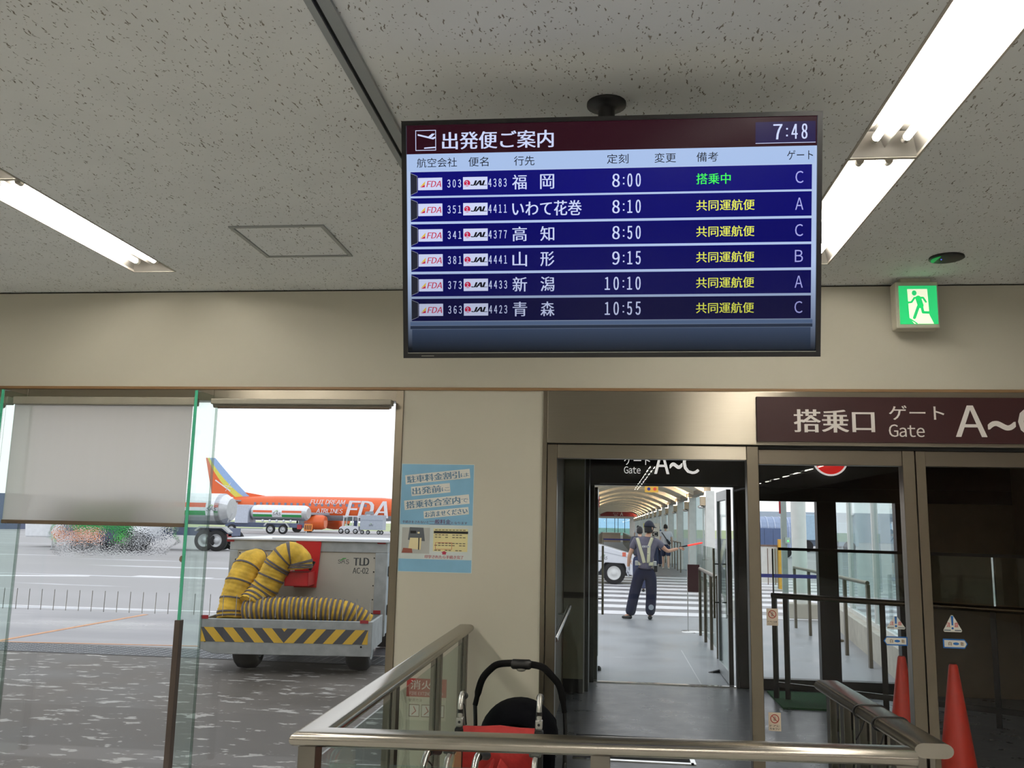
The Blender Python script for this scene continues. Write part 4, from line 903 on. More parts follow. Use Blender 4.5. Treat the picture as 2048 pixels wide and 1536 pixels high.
# outer door leaves, both opened outwards
def leaf(label, hx, s_, ln):
    t = thing('door_leaf', label, 'door', (hx, YO+.07, 0), 0, world=False)
    top = zo-.02
    b = B(M_ALU)
    for y0, y1 in ((0, .09), (ln-.075, ln)): b.box((-.022, y0, .01), (.022, y1, top))
    b.box((-.022, .09, .01), (.022, ln-.075, .14)); b.box((-.022, .09, top-.11), (.022, ln-.075, top)); b.obj('frame', t, .003)
    B(M_DARK).box((-.024, -.012, .01), (.024, .0, top)).obj('edge_strip', t)
    B(M_FIN).box((-.005, .09, .14), (.005, ln-.075, top-.11)).obj('pane', t)
    for e in (-1, 1):
        h = B(M_STEEL).tube([(e*.075, ln-.14, .62), (e*.075, ln-.14, 1.42)], .014, 12).obj('pull_handle', t)
        b = B(M_DARK)
        for z in (.80, 1.24): b.tube([(e*.022, ln-.14, z), (e*.075, ln-.14, z)], .008, 8)
        b.obj('handle_mount', h)
    b = B(M_CHROME); b.disc((0, .045, .72), .03, Y1*-1, .012, 16); b.obj('lock', t)
    return t
leaf('right glass door leaf standing open outside the vestibule', xo(1464)-.01, 1, .95)
leaf('left glass door leaf standing open outside the vestibule', xo(1188)+.012, -1, .95)
ds = at(1428, 1346, z=.0)
tag(B(M_RUBBER).prism([(0, 0), (.16, 0), (.16, .045)], (ds.x-.06, ds.y, 0), X1, Z1, Y1*.06).obj('door_wedge'), 'black rubber wedge under the open right door leaf', 'door wedge')
ds2 = at(1197, 1341, z=0)
tag(B(M_RUBBER).lathe([(.03, 0), (.03, .03), (.015, .05)], (ds2.x, ds2.y, 0), n=14).obj('door_stop'), 'small black door stop on the floor by the open left leaf', 'door stop')
# ------------------------------------------------------------------ ground outside
M_NEAR = ground_mat('concrete with painted canopy shade', (78, 72, 65), (107, 100, 93), (168, 164, 158), .5, .75, .9, (1, 1, 1), .585, 9)  # dark canopy shade and pale puddle reflections are painted into the colour
M_ASPH = ground_mat('damp asphalt', (122, 119, 124), (142, 139, 143), (160, 158, 162), .22, .5, .5, (.4, 1.6, 1), .66)
M_CONC = ground_mat('pale apron concrete', (150, 147, 147), (172, 169, 170), (206, 206, 210), .45, .75, .12, (.35, 1.6, 1), .60)  # pale streaks put wet reflections into the colour
M_GRASSFAR = mat('far airfield grass', (178, 186, 140), .9, var=.1, scale=.05)
G = D+.062
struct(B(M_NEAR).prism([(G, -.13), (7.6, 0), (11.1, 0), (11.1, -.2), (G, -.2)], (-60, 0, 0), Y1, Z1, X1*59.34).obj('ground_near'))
struct(B(M_ASPH).box((-80, 11.1, -.1), (-.66, 15.0, 0)).obj('ground_road'))
struct(B(M_CONC).box((-400, 15.0, -.1), (-2.4, 150, 0)).obj('ground_apron'))
struct(B(M_CONC).box((-2.4, 17.2, -.1), (400, 150, -.004)).obj('ground_apron_right'))
struct(B(M_GRASSFAR).box((-900, 150, -.1), (900, 900, -.0)).obj('ground_far'))
M_WALK = ground_mat('walkway tile', (140, 142, 145), (156, 158, 161), (164, 166, 169), .3, .5, 1.2, (1, 1, 1), .66)
struct(B(M_WALK).box((-.66, YO-.03, -.1), (4.6, 17.2, 0)).obj('floor_walkway')); struct(B(M_ASPH).box((-2.4, 15.0, -.1), (-.66, 17.2, 0)).obj('ground_kerb'))
struct(B(mat('tile joint', (196, 196, 196), .5)).box((.98, YO+.05, 0), (.99, 12.6, .0015)).obj('trim_6'))
M_YEL, M_LINE = mat('orange line paint', (206, 152, 112), .6, var=.15, scale=8), mat('white line paint', (226, 224, 226), .6, var=.08, scale=5)
def mark(pts, m, wd, nm):
    b = B(m)
    for a, c in zip(pts, pts[1:]): b.bar(V3((a.x, a.y, .002)), V3((c.x, c.y, .002)), wd, .004)
    return tag(b.obj(nm), kind='structure')
mark([at(-60, 1292, z=0), at(292, 1229, z=0)], M_YEL, .09, 'ground_marking'); mark([at(-300, 1200, z=0), at(440, 1224, z=0)], M_LINE, .12, 'ground_marking'); mark([at(-100, 1281, z=0), at(420, 1293, z=0)], M_YEL, .05, 'ground_marking')
mark([at(-200, 1150, z=0), at(180, 1152, z=0)], M_LINE, .5, 'ground_marking'); mark([at(270, 1152, z=0), at(420, 1157, z=0)], M_LINE, .5, 'ground_marking')
b = B([mat('grating steel', (150, 152, 156), .4, .6), mat('grating pit', (50, 50, 54), .8)]); ga, gb = at(-200, 1290, z=0), at(1000, 1325, z=0)
b.box((-14, 10.35, 0), (-1.2, 10.95, .002), 1)
for i in range(64): x = -14+i*.2; b.bar((x, 10.35, .006), (x+.02, 10.95, .006), .012, .008, k=0); b.bar((x+.1, 10.35, .006), (x+.12, 10.95, .006), .012, .008, k=0)
for i in range(13): b.box((-14, 10.35+i*.05, .002), (-1.2, 10.362+i*.05, .011), 0)
struct(b.obj('floor_grating'))
# ---- crossing, corridor
struct(B(M_ASPH).box((-2.4, 17.2, -.05), (9, 31.6, -.001)).obj('ground_crossing'))
zy = [17.35, 18.75, 20.15, 21.55, 22.95, 24.35, 25.75, 27.15, 28.55, 29.95]
for y in zy: mark([V3((-2.2, y+.35, 0)), V3((6.5, y+.35, 0))], M_LINE, .68, 'ground_marking')
struct(B(mat('corridor floor grey', (124, 122, 122), .5, var=.05)).box((-1.2, 31.6, -.05), (3.2, 102, .0)).obj('floor_corridor'))
XA, XB = -.95, 2.78; Y0c, Y1c = 26.6, 101.0
M_VAULT = mat('cream vault', (236, 229, 210), .6, var=.03); M_RIB = mat('vault rib', (232, 224, 204), .6)
def arc(x): u = (x-XA)/(XB-XA)*2-1; return 2.82+.52*(1-u*u)
b = B([M_VAULT, M_RIB]); n = 12; y = Y0c
while y < Y1c:
    y2 = y+2.7
    for i in range(n):
        xa, xb = XA+(XB-XA)*i/n, XA+(XB-XA)*(i+1)/n
        b.add([(xa, y, arc(xa)), (xb, y, arc(xb)), (xb, y2, arc(xb)), (xa, y2, arc(xa))], [(0, 1, 2, 3)], 0, True)
        b.add([(xa, y, arc(xa)+.12), (xb, y, arc(xb)+.12), (xb, y2, arc(xb)+.12), (xa, y2, arc(xa)+.12)], [(3, 2, 1, 0)], 0, True)
        b.obox((xa, y, arc(xa)-.11), (xb-xa, 0, arc(xb)-arc(xa)), (0, .3, 0), (0, 0, .12), 1)
    y = y2
struct(b.obj('ceiling_corridor'))
b = B(mat('eaves beam', (150, 140, 124), .6)); b.box((XB-.05, Y0c, 2.70), (XB+.2, Y1c, 2.86)); b.box((XA-.2, Y0c, 2.70), (XA+.05, Y1c, 2.86)); struct(b.obj('trim_7'))
M_COLW = mat('white column paint', (222, 222, 216), .5); M_LAMPB = mat('uplight box', (196, 176, 146), .5); M_UP = mat('uplight lens', (255, 226, 180), .4, emis=150, ecol=(255, 226, 188), var=0)
M_TEAL = glass('teal corridor glass', (232, 243, 244), .05, .6)
SP = 5.4
for k in range(14):
    y = (4.83+k)*SP
    for x, s_ in ((XB, 1), (XA, -1)):
        if s_ > 0 or 2 <= k < 10:
            tag(B(M_COLW).box((x-.03, y-.19, 0), (x+.22, y+.19, 2.72) if s_ > 0 else (x-.22, y+.19, 2.72)).obj('pillar_corridor', bevel=.01), kind='structure')
        if s_ > 0 or 2 <= k < 6:
            lp = thing('wall_uplight', ('boxy warm uplight on the white corridor columns, right side' if s_ > 0 else 'boxy warm uplight on the white corridor columns, left side'), 'wall light', (x-s_*.03, y, 2.3), group='corridor uplights')
            B(M_LAMPB).box((x-s_*.16, y-.17, 2.30), (x-s_*.03, y+.17, 2.56)).obj('housing', lp, .01); B(M_UP).box((x-s_*.15, y-.15, 2.56), (x-s_*.04, y+.15, 2.566)).obj('lens', lp)
            B(M_CHROME).ball((x-s_*.14, y, 2.26), (.10, .12, .05), 12, 8).obj('reflector_bowl', lp)
    if k < 13:
        wn = thing('window_%d' % (k+6), None, None, (XB+.1, y, 0), kind='structure'); B(M_TEAL).box((XB+.20, y+.19, .0), (XB+.21, y+SP-.19, 2.70)).obj('pane', wn)
        B(M_COLW).box((XB+.18, y+SP/2-.03, 0), (XB+.22, y+SP/2+.03, 2.7)).obj('mullion', wn)
# end wall of the corridor
b = B(mat('end wall', (196, 194, 186), .6)); ye = 100.6; b.box((XA-.3, ye, 2.55), (XB+.3, ye+.2, 3.4)); b.box((XA-.3, ye, 0), (XB+.3, ye+.2, .7)); b.box((XB-.5, ye, .7), (XB+.3, ye+.2, 2.55)); struct(b.obj('wall_corridor_end'))
wn = thing('window_20', None, None, (0, ye, 0), kind='structure'); B(glass('blue end glass', (196, 224, 240), .08, .6)).box((XA-.3, ye+.08, .7), (XB-.5, ye+.1, 2.55)).obj('pane', wn)
b = B(M_DARK)
for u in (.17, .42, .52, .72, .95): b.box((XA+(XB-XA)*u-.03, ye+.05, .7), (XA+(XB-XA)*u+.03, ye+.12, 2.55))
b.obj('mullion', wn)
sg = thing('hanging_sign', 'long maroon sign with letter A across the far end of the corridor', 'sign', (.9, 86, 2.75))
B(mat('maroon far sign', (128, 34, 34), .5)).box((XA+.1, 86, 2.62), (XB-.15, 86.1, 3.05)).obj('sign_panel', sg)
b = B(M_LED); b.text('A', (0, 85.98, 0), X1, Z1, (1.05, 2.68, 1.32, 3.0), bold=.02); b.text('ゲート', (0, 85.98, 0), X1, Z1, (.35, 2.84, .85, 2.98)); b.text('Gate', (0, 85.98, 0), X1, Z1, (.45, 2.68, .8, 2.8)); b.obj('sign_lettering', sg)
rs_ = at(1194, 1003, y=36.5); b = B([mat('red box sign', (200, 40, 44), .45), M_STEEL]); b.box((rs_.x-.1, 36.4, rs_.z-.24), (rs_.x+.1, 36.55, rs_.z+.22)); b.box((XA-.05, 36.45, rs_.z), (rs_.x-.1, 36.5, rs_.z+.05), 1)
tag(b.obj('red_box_sign'), 'small red box sign high on a left corridor column', 'sign')
dk = thing('counter', 'brown counter at the far end of the corridor', 'counter', (.2, 96, 0))
B(mat('counter brown', (150, 132, 112), .6)).box((XA+.2, 96, 0), (1.2, 97.2, .95)).obj('body', dk); B(mat('counter top', (190, 184, 172), .4)).box((XA+.1, 95.9, .95), (1.3, 97.3, 1.02)).obj('worktop', dk)
ys_ = at(1303, 980, y=27); hs = thing('hanging_sign', 'small yellow hanging sign with blue and red marks under the roof edge', 'sign', (ys_.x, 27, ys_.z-.1))
B(mat('yellow sign', (238, 186, 70), .5)).box((ys_.x-.2, 27, ys_.z-.07), (ys_.x+.2, 27.03, ys_.z+.14)).obj('sign_panel', hs)
b = B([mat('sign blue', (40, 44, 140), .5), mat('sign orange red', (238, 84, 60), .5)]); b.disc((ys_.x-.08, 27, ys_.z+.03), .05, -Y1, .004, 16, 0); b.disc((ys_.x+.1, 27, ys_.z+.03), .05, -Y1, .004, 16, 1); b.obj('sign_marks', hs)
B(M_DARK).tube([(ys_.x, 27.015, ys_.z+.14), (ys_.x, 27.015, arc(ys_.x)-.05)], .01, 6).obj('hanger', hs)
# ------------------------------------------------------------------ railings and stands along the walkway
def rail_run(label, P, h_, n_post, m=M_STEEL, gl=True, twin=False):
    t = thing('walkway_railing', label, 'railing', P[0])
    b = B(m); b.tube([p+Z1*h_ for p in P], .026, 10); b.obj('top_rail', t)
    for p, q in zip(P, P[1:]):
        for i in range(n_post+1):
            c = p.lerp(q, i/n_post); d_ = (q-p).normalized()
            B(m).obox(c-d_*.03-V3((-d_.y, d_.x, 0))*.02, d_*.06, V3((-d_.y, d_.x, 0))*.04, Z1*(h_-.02)).obj('post', t)
            if gl and i < n_post:
                e = p.lerp(q, (i+1)/n_post); B(M_FIN).obox(c+d_*.05+Z1*.1, (e-c)-d_*.1, V3((-d_.y, d_.x, 0))*.008, Z1*(h_-.2)).obj('glass_panel', t)
    return t
fa = at(1401, 1271, z=0); fb = at(1437, 1317, z=0)
rail_run('glass panelled railing beside the open right door leaf', [fa, V3((fb.x, fb.y, 0))], 1.02, 3)
ra_, rb_ = at(1592, 1256, z=0), at(1742, 1336, z=0)
rail_run('steel post handrail in front of the round white column', [ra_, rb_], 1.02, 4, gl=False)
rail_run('distant steel railing along the right side of the corridor', [V3((2.66, 34, 0)), V3((2.66, 58, 0))], 1.1, 16, gl=False)
rail_run('steel railing dividing the far corridor lane', [V3((1.35, 44, 0)), V3((1.35, 88, 0))], 1.1, 14, gl=True)
rail_run('steel railing along the far left side of the corridor', [V3((-.7, 48, 0)), V3((-.7, 90, 0))], 1.1, 10, gl=False)
b = B(mat('parapet pale', (206, 204, 196), .6)); pz = at(1390, 1079, y=27).z
b.box((2.3, 17.4, 0), (2.42, 24.6, .32)); struct(b.obj('wall_walkway_parapet')); tag(B(M_FIN).box((2.35, 17.5, .32), (2.362, 24.5, 1.22)).obj('glass_screen'), 'low glass screen beside the crossing behind the baton', 'glass screen')
mb = at(1386, 1264, z=0)
ms = thing('sign_stand', 'maroon board on a slim wire stand next to the crossing', 'sign stand', mb)
bt, bb_ = at(1386, 1129, y=mb.y).z, at(1386, 1184, y=mb.y).z; wl_, wr_ = at(1375, 1150, y=mb.y).x, at(1399, 1150, y=mb.y).x
B(M_MAROON).box((wl_, mb.y-.012, bb_), (wr_, mb.y+.012, bt)).obj('board', ms)
b = B(M_CHROME); b.tube([(wl_, mb.y, .02), (wl_, mb.y, bt)], .008, 8); b.tube([(wr_, mb.y, .02), (wr_, mb.y, bt)], .008, 8); b.obj('frame', ms)
B(M_CHROME).lathe([(.19, 0), (.19, .012), (.02, .02)], (mb.x, mb.y, 0), n=28).obj('base', ms)
def belt(label, p, q, zc, hh, col=(44, 46, 128)):
    t = thing('belt_barrier', label, 'belt barrier', p)
    B(mat('belt blue', col, .6)).bar(V3((p.x, p.y, zc)), V3((q.x, q.y, zc)), .004, hh).obj('belt', t)
    for e in (p, q):
        b = B(M_STEEL); b.tube([(e.x, e.y, 0), (e.x, e.y, zc+.07)], .03, 12); b.lathe([(.17, 0), (.17, .02), (.03, .05)], (e.x, e.y, 0), n=20); b.obj('stanchion', t)
    return t
belt('blue belt barrier stretched across the corridor beyond the tractor', V3((at(1206, 1077, y=48).x, 48, 0)), V3((1.25, 48, 0)), .97, .075)
p_, q_ = at(1490, 1150, y=14.3), at(1660, 1153, y=14.3)
belt('blue belt barrier outside the fixed glass, beside the white column', V3((p_.x, 14.3, 0)), V3((q_.x, 14.3, 0)), p_.z, .055)
# sign stand with A - C among the walkers
ss = at(1304, 1130, z=0); sy_ = 33.0
stn = thing('sign_stand', 'white stand with yellow and black A - C plates behind the guard', 'sign stand', (at(1304, 1060, y=sy_).x, sy_, 0))
def sq(px, py): p = at(px, py, y=sy_); return p.x, p.z
(xa_, za_), (xb_, zb_) = sq(1287, 1075), sq(1319, 1047)
B(mat('stand white', (226, 220, 206), .5)).box((xa_, sy_, za_-.25), (xb_, sy_+.05, zb_)).obj('board', stn)
b = B([mat('stand yellow', (228, 216, 60), .5), M_BLACK, M_LED]); u = xb_-xa_; hh = zb_-za_
b.box((xa_, sy_-.006, zb_-hh*.32), (xa_+u*.28, sy_, zb_-hh*.02), 0); b.box((xa_+u*.3, sy_-.006, zb_-hh*.32), (xa_+u*.55, sy_, zb_-hh*.02), 1); b.box((xa_+u*.6, sy_-.006, zb_-hh*.2), (xa_+u*.72, sy_, zb_-hh*.16), 1); b.box((xa_+u*.55, sy_-.006, za_+hh*.1), (xa_+u*.9, sy_, za_+hh*.42), 1)
b.text('A', (0, sy_-.007, 0), X1, Z1, (xa_+u*.34, zb_-hh*.29, xa_+u*.51, zb_-hh*.05), 2, .02); b.text('C', (0, sy_-.007, 0), X1, Z1, (xa_+u*.62, za_+hh*.14, xa_+u*.83, za_+hh*.38), 2, .02); b.obj('plates', stn)
B(M_STEEL).tube([((xa_+xb_)/2, sy_+.025, 0), ((xa_+xb_)/2, sy_+.025, za_)], .02, 8).obj('pole', stn)
# round white column and the glazed side wall
cb = at(1605, 1237, z=0); cr_ = .14
t = B(M_COLW); t.lathe([(cr_, .28), (cr_, 3.4)], (cb.x, cb.y+.1, 0), n=32); tag(t.obj('pillar_round'), kind='structure')
tag(B(mat('column plinth', (178, 172, 158), .7)).box((cb.x-.28, cb.y-.12, 0), (cb.x+.28, cb.y+.32, .28)).obj('pillar_plinth', bevel=.02), kind='structure')
w0, w1 = at(1800, 1366, z=0), at(1688, 1270, z=0); wd_ = (w1-w0).normalized(); wn_ = V3((wd_.y, -wd_.x, 0)); wl = (w1-w0).length+2.5
struct(B(mat('sill concrete', (196, 190, 176), .7, var=.12)).obox(w0-wd_*.25, wd_*wl, wn_*.3, Z1*.36).obj('wall_walkway_sill'))
for i in range(3):
    a = w0+wd_*(-.2+2.4*i)+wn_*.12; wn = thing('window_%d' % (21+i), None, None, a, kind='structure')
    b = B(M_COLW); b.obox(a+Z1*.36, wd_*.08, wn_*.08, Z1*2.7); b.obox(a+Z1*.36+wd_*.08, wd_*2.32, wn_*.08, Z1*.06); b.obj('mullion', wn); B(M_TEAL).obox(a+Z1*.42+wd_*.08+wn_*.03, wd_*2.32, wn_*.01, Z1*2.6).obj('pane', wn)
gp = at(1574, 1262, z=0); gpw = .09
pp = thing('post', 'slim grey post carrying a small red flag sign beside the round column', 'post', (gp.x, gp.y, 0))
B(mat('post grey', (166, 172, 166), .5)).box((gp.x-gpw/2, gp.y, 0), (gp.x+gpw/2, gp.y+.08, 3.2)).obj('pole', pp)
r0, r1 = at(1559, 1027, y=gp.y), at(1570, 1003, y=gp.y)
B(mat('flag red', (190, 56, 62), .5)).box((r0.x, gp.y+.02, r0.z), (r1.x, gp.y+.05, r0.z+.34)).obj('flag_sign', pp)
lz = at(1575, 1082, y=gp.y); b = B([mat('switch box', (190, 200, 190), .5), mat('green lamp', (90, 240, 120), .4, emis=1.5)]); b.box((lz.x-.04, gp.y-.05, lz.z-.04), (lz.x+.04, gp.y, lz.z+.06)); b.ball((lz.x, gp.y-.05, lz.z), .014, 8, 6, 1); b.obj('switch_box', pp)
yg = 26.0
g_ = lambda px, py: at(px, py, y=yg)
tb = thing('gate_barrier_box', 'yellow barrier machine with an orange beacon outside', 'barrier machine', (g_(1565, 1150).x, yg, 0))
a, c = g_(1559, 1150), g_(1570, 1079); B(mat('barrier yellow', (226, 168, 58), .5)).box((a.x, yg, 0), (c.x, yg+.2, c.z)).obj('cabinet', tb, .01)
q = g_(1566.5, 1064); B(mat('beacon orange', (240, 150, 50), .3, emis=.3)).lathe([(.05, -.1), (.05, .06), (.03, .1), (0, .11)], q, n=16).obj('beacon', tb); B(M_ALU).lathe([(.06, 0), (.06, q.z-.1-c.z)], (q.x, q.y, c.z), n=14).obj('beacon_base', tb)
fc = thing('fence_panel', 'white framed fence panel left of the yellow barrier machine', 'fence', (g_(1538, 1150).x, yg+.3, 0))
a, c = at(1500, 1150, y=yg+.3), at(1558, 1090, y=yg+.3); b = B([mat('fence brown', (120, 98, 88), .5), mat('fence sheet', (214, 216, 212), .5)]); b.box((a.x, yg+.3, c.z-.05), (c.x, yg+.36, c.z)); b.box((c.x-.05, yg+.3, 0), (c.x, yg+.36, c.z)); b.box((a.x, yg+.32, .15), (c.x-.05, yg+.34, c.z-.05), 1)
for k in range(4): xx = a.x+(c.x-a.x)*(.1+.25*k); b.box((xx, yg+.31, .1), (xx+.02, yg+.35, c.z-.1), 0)
b.obj('panel', fc)
# ribbed boarding tunnel and far vehicles seen through the fixed glass
yt = 56.0
bt_ = thing('boarding_tunnel', 'grey blue ribbed boarding tunnel on wheels seen through the right glass', 'boarding tunnel', (at(1560, 1090, y=yt).x, yt, 0))
x0t, x1t = at(1480, 1060, y=yt).x, at(1592, 1060, y=yt).x; zt_ = at(1540, 1033, y=yt).z
M_TUN = mat('tunnel blue grey', (150, 166, 196), .5, var=.06); M_TUN2 = mat('tunnel window', (86, 106, 146), .3)
b = B(M_TUN); pr = [(-1.2, .5), (-1.2, zt_-.9)]+[(-1.2*math.cos(a), zt_-.9+.9*math.sin(a)) for a in [PI*i/10 for i in range(1, 10)]]+[(1.2, zt_-.9), (1.2, .5)]
b.prism(pr, (x0t, yt+1.2, 0), Y1, Z1, X1*(x1t-x0t)); b.obj('shell', bt_)
b = B(mat('tunnel rib', (186, 198, 220), .5)); k = x0t
while k < x1t: b.prism([(u*1.02, zt_*.0+v*1.012) for u, v in pr], (k, yt+1.2, 0), Y1, Z1, X1*.06); k += .42
b.obj('ribs', bt_)
for i in range(4): xx = at(1494+14.5*i*1.2, 1070, y=yt).x; B(M_TUN2).box((xx, yt-.06, .75), (xx+.5, yt-.02, 1.75)).obj('window', bt_)
for xx in (x0t+.6, x1t-.6): B(M_RUBBER).disc((xx, yt-.02, .3), .3, Y1, .3, 20).obj('wheel', bt_)
ytk = 72.0; a = at(1620, 1092, y=ytk)
tk = thing('service_truck', 'pale blue service truck far beyond the round column', 'truck', (a.x, ytk, 0))
B(mat('truck pale blue', (168, 196, 216), .5)).box((a.x-1.0, ytk, .9), (a.x+2.2, ytk+2, 2.9)).obj('body', tk, .06); B(mat('truck dark', (90, 104, 122), .5)).box((a.x-1.0, ytk+.1, .45), (a.x+2.2, ytk+1.9, .9)).obj('chassis', tk)
B(mat('truck cab', (190, 208, 220), .4)).prism([(0, .5), (1.5, .5), (1.5, 1.5), (1.1, 2.3), (0, 2.3)], (a.x+2.2, ytk+.05, 0), X1, Z1, Y1*1.9).obj('cab', tk, .04)
for xx in (a.x-.2, a.x+1.4, a.x+3.0): B(M_RUBBER).disc((xx, ytk-.02, .45), .45, Y1, .3, 20).obj('wheel', tk)
yhg = 140; a, c = at(1520, 1060, y=yhg), at(1700, 1026, y=yhg)
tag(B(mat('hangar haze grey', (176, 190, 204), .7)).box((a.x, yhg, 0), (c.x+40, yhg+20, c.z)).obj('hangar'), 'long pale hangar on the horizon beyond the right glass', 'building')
# ------------------------------------------------------------------ white airport tractor on the crossing
yt = 26.0; wc = at(1228, 1147, y=yt)
tr = thing('tow_tractor', 'white airport tow tractor crossing in front of the corridor', 'tow tractor', (wc.x, yt, 0), world=False)
M_TW = mat('tractor white', (224, 226, 232), .35, var=.02)
poly = [(-2.4, .38), (-2.05, .38), (-1.9, .70), (-1.3, .70), (-1.12, .36), (-.42, .36), (-.26, .62), (.30, .60), (.42, .30), (.62, .24), (.66, .60), (.60, .84), (-.4, 1.12), (-.7, 1.16), (-.75, .86), (-1.5, .86), (-1.55, 1.1), (-2.4, 1.1)]
B(M_TW).prism(poly, (0, 0, 0), X1, Z1, Y1*1.35).obj('body', tr, .025, fixn=True)
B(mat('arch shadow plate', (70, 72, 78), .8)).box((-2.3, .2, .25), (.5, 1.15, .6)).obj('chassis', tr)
for xx in (0, -1.6):
    for yy in (.02, 1.08):
        w_ = B(M_RUBBER).lathe([(.2, 0), (.30, .01), (.325, .05), (.325, .2), (.30, .24), (.2, .25)], (xx, yy, .325), Y1, 28, cap=False).obj('wheel', tr)
        B(M_WHITE).lathe([(0, .0), (.07, -.005), (.08, .02), (.17, .03), (.19, -.005), (.2, .01), (.2, .24), (0, .24)], (xx, yy, .325), Y1, 24).obj('hub', w_)
B(mat('seam grey', (150, 154, 164), .5)).bar((-.62, -.003, .985), (.60, -.003, .74), .006, .012, Y1).obj('bonnet_seam', tr)
B(mat('reflector orange red', (220, 112, 90), .4)).box((.24, -.01, .80), (.34, .0, .92)).obj('side_reflector', tr)
b = B([mat('logo green', (70, 150, 70), .5), mat('logo black', (46, 48, 52), .5), mat('logo blue', (40, 60, 140), .5)])
b.text('S', (0, -.004, 0), X1, Z1, (-.40, .70, -.34, .79), 1, 0, .2); b.text('A', (0, -.004, 0), X1, Z1, (-.33, .70, -.26, .82), 1, 0, .2); b.text('S', (0, -.004, 0), X1, Z1, (-.25, .70, -.19, .79), 1, 0, .2); b.stroke([(-.36, .80), (-.30, .845), (-.26, .83)], .012, (0, -.004, 0), X1, Z1, -Y1*.001, 0); b.text('5', (0, -.004, 0), X1, Z1, (-.60, .86, -.53, 1.0), 2, .05); b.obj('side_lettering', tr)
B(M_BLACK).box((-1.45, .3, .86), (-1.0, 1.05, 1.0)).obj('seat', tr, .04); B(M_BLACK).box((-1.55, .3, 1.0), (-1.45, 1.05, 1.45)).obj('seat_back', tr, .03)
B(M_BLACK).tube([(-.72, .68+.17*math.cos(a), 1.25+.17*math.sin(a)) for a in [2*PI*i/20 for i in range(21)]], .014, 8, cap=False).obj('steering_wheel', tr)
B(M_BLACK).tube([(-.5, .68, 1.0), (-.72, .68, 1.25)], .02, 8).obj('steering_column', tr)
for xx in (-.72, -2.3):
    for yy in (.06, 1.29): B(M_TW).tube([(xx, yy, 1.05), (xx-.03, yy, 2.0)], .025, 8).obj('roof_post', tr)
B(M_TW).box((-2.42, .0, 2.0), (-.62, 1.35, 2.06)).obj('roof', tr, .02)
# ------------------------------------------------------------------ people
def skin_mesh(J, EDG, root, lv=2):
    names = list(J); me = bpy.data.meshes.new('s'); me.from_pydata([J[n][:3] for n in names], [(names.index(a), names.index(b)) for a, b in EDG], [])
    o = bpy.data.objects.new('s', me); COL.objects.link(o); o.modifiers.new('k', 'SKIN')
    for i, n in enumerate(names):
        r = J[n][3]; sv = me.skin_vertices[0].data[i]; sv.radius = r if isinstance(r, tuple) else (r, r); sv.use_root = n == root
    sd = o.modifiers.new('d', 'SUBSURF'); sd.levels = lv; sd.render_levels = lv
    dg = bpy.context.evaluated_depsgraph_get(); dg.update(); m = bpy.data.meshes.new_from_object(o.evaluated_get(dg))
    r = ([tuple(v.co) for v in m.vertices], [tuple(p.vertices) for p in m.polygons])
    bpy.data.objects.remove(o); bpy.data.meshes.remove(me); bpy.data.meshes.remove(m); return r
def chain_edges(*c): return [(a, b) for s in c for a, b in zip(s, s[1:])]
M_SKIN = mat('skin', (196, 150, 124), .55, var=.04); M_SKIN2 = mat('skin light', (214, 176, 152), .55, var=.04)
M_HAIR = mat('black hair', (20, 18, 20), .6, bump=.4, scale=60)
def hand(b, wrist, dirv, palmn, s=1.0, curl=.5, side=1, k=0):
    """palm and five bent fingers; dirv along the hand, palmn out of the palm, side +1 puts the thumb on dirv x palmn"""
    d = V3(dirv).normalized(); n = V3(palmn); n = (n-d*n.dot(d)).normalized(); t = d.cross(n)*side; w = V3(wrist)
    J = {'w': (*w, (.026*s, .020*s)), 'p': (*(w+d*.045*s), (.036*s, .017*s)), 'q': (*(w+d*.085*s), (.038*s, .014*s))}
    v, f = skin_mesh(J, chain_edges('wpq'), 'w', 1); b.add(v, f, k, True)
    for i, L in enumerate((.068, .078, .073, .058)):
        o = w+d*.078*s+t*(.027-.018*i)*s; pts = [o]; ang = curl*(.6+.1*i)
        for q, l in enumerate((.45, .32, .25)):
            dd = d*math.cos(ang)+n*math.sin(ang); pts.append(pts[-1]+dd*L*l*s); ang += curl*.9
        b.tube(pts, [.0095*s, .009*s, .008*s, .0065*s], 8, k)
    o = w+d*.03*s+t*.028*s; p1 = o+(d*.55+t*.75+n*.2).normalized()*.035*s; p2 = p1+(d*.85+t*.2+n*(.25+curl*.4)).normalized()*.03*s
    b.tube([o-t*.01*s, o, p1, p2], [.013*s, .012*s, .010*s, .008*s], 8, k)
def head(parent, c, s, yaw, hat=None, hair_long=0, skin=M_SKIN, b=None, tilt=0):
    """head mesh goes into the body mesh b; returns frame"""
    c = V3(c); f = V3((-math.sin(yaw), math.cos(yaw), -tilt)).normalized(); r = f.cross(Z1).normalized(); u = r.cross(f)
    def P(x, y, z): return c+r*x*s+f*y*s+u*z*s
    vs = []; fs = []; n, m = 20, 14
    for i in range(m+1):
        a = PI*i/m; z = -math.cos(a); ra = math.sin(a)
        for j in range(n):
            t = 2*PI*j/n; x, y = ra*math.cos(t)*.075, ra*math.sin(t)*.095; zz = z*.118
            if zz < -.03: k = (-.03-zz)/.09; x *= 1-.28*k; y = y*(1-.15*k)+.012*k
            vs.append(P(x, y, zz))
    for i in range(m):
        for j in range(n): fs.append((i*n+j, i*n+(j+1) % n, (i+1)*n+(j+1) % n, (i+1)*n+j))
    b.add(vs, fs, 0, True)
    b.tube([P(0, .088, .012), P(0, .108, -.022), P(0, .094, -.034)], [.008*s, .014*s, .010*s], 8, 0)
    for e in (-1, 1): b.ball(P(e*.077, -.008, -.008), (.012*s, .018*s, .03*s), 8, 6, 0)
    return P, r, f, u
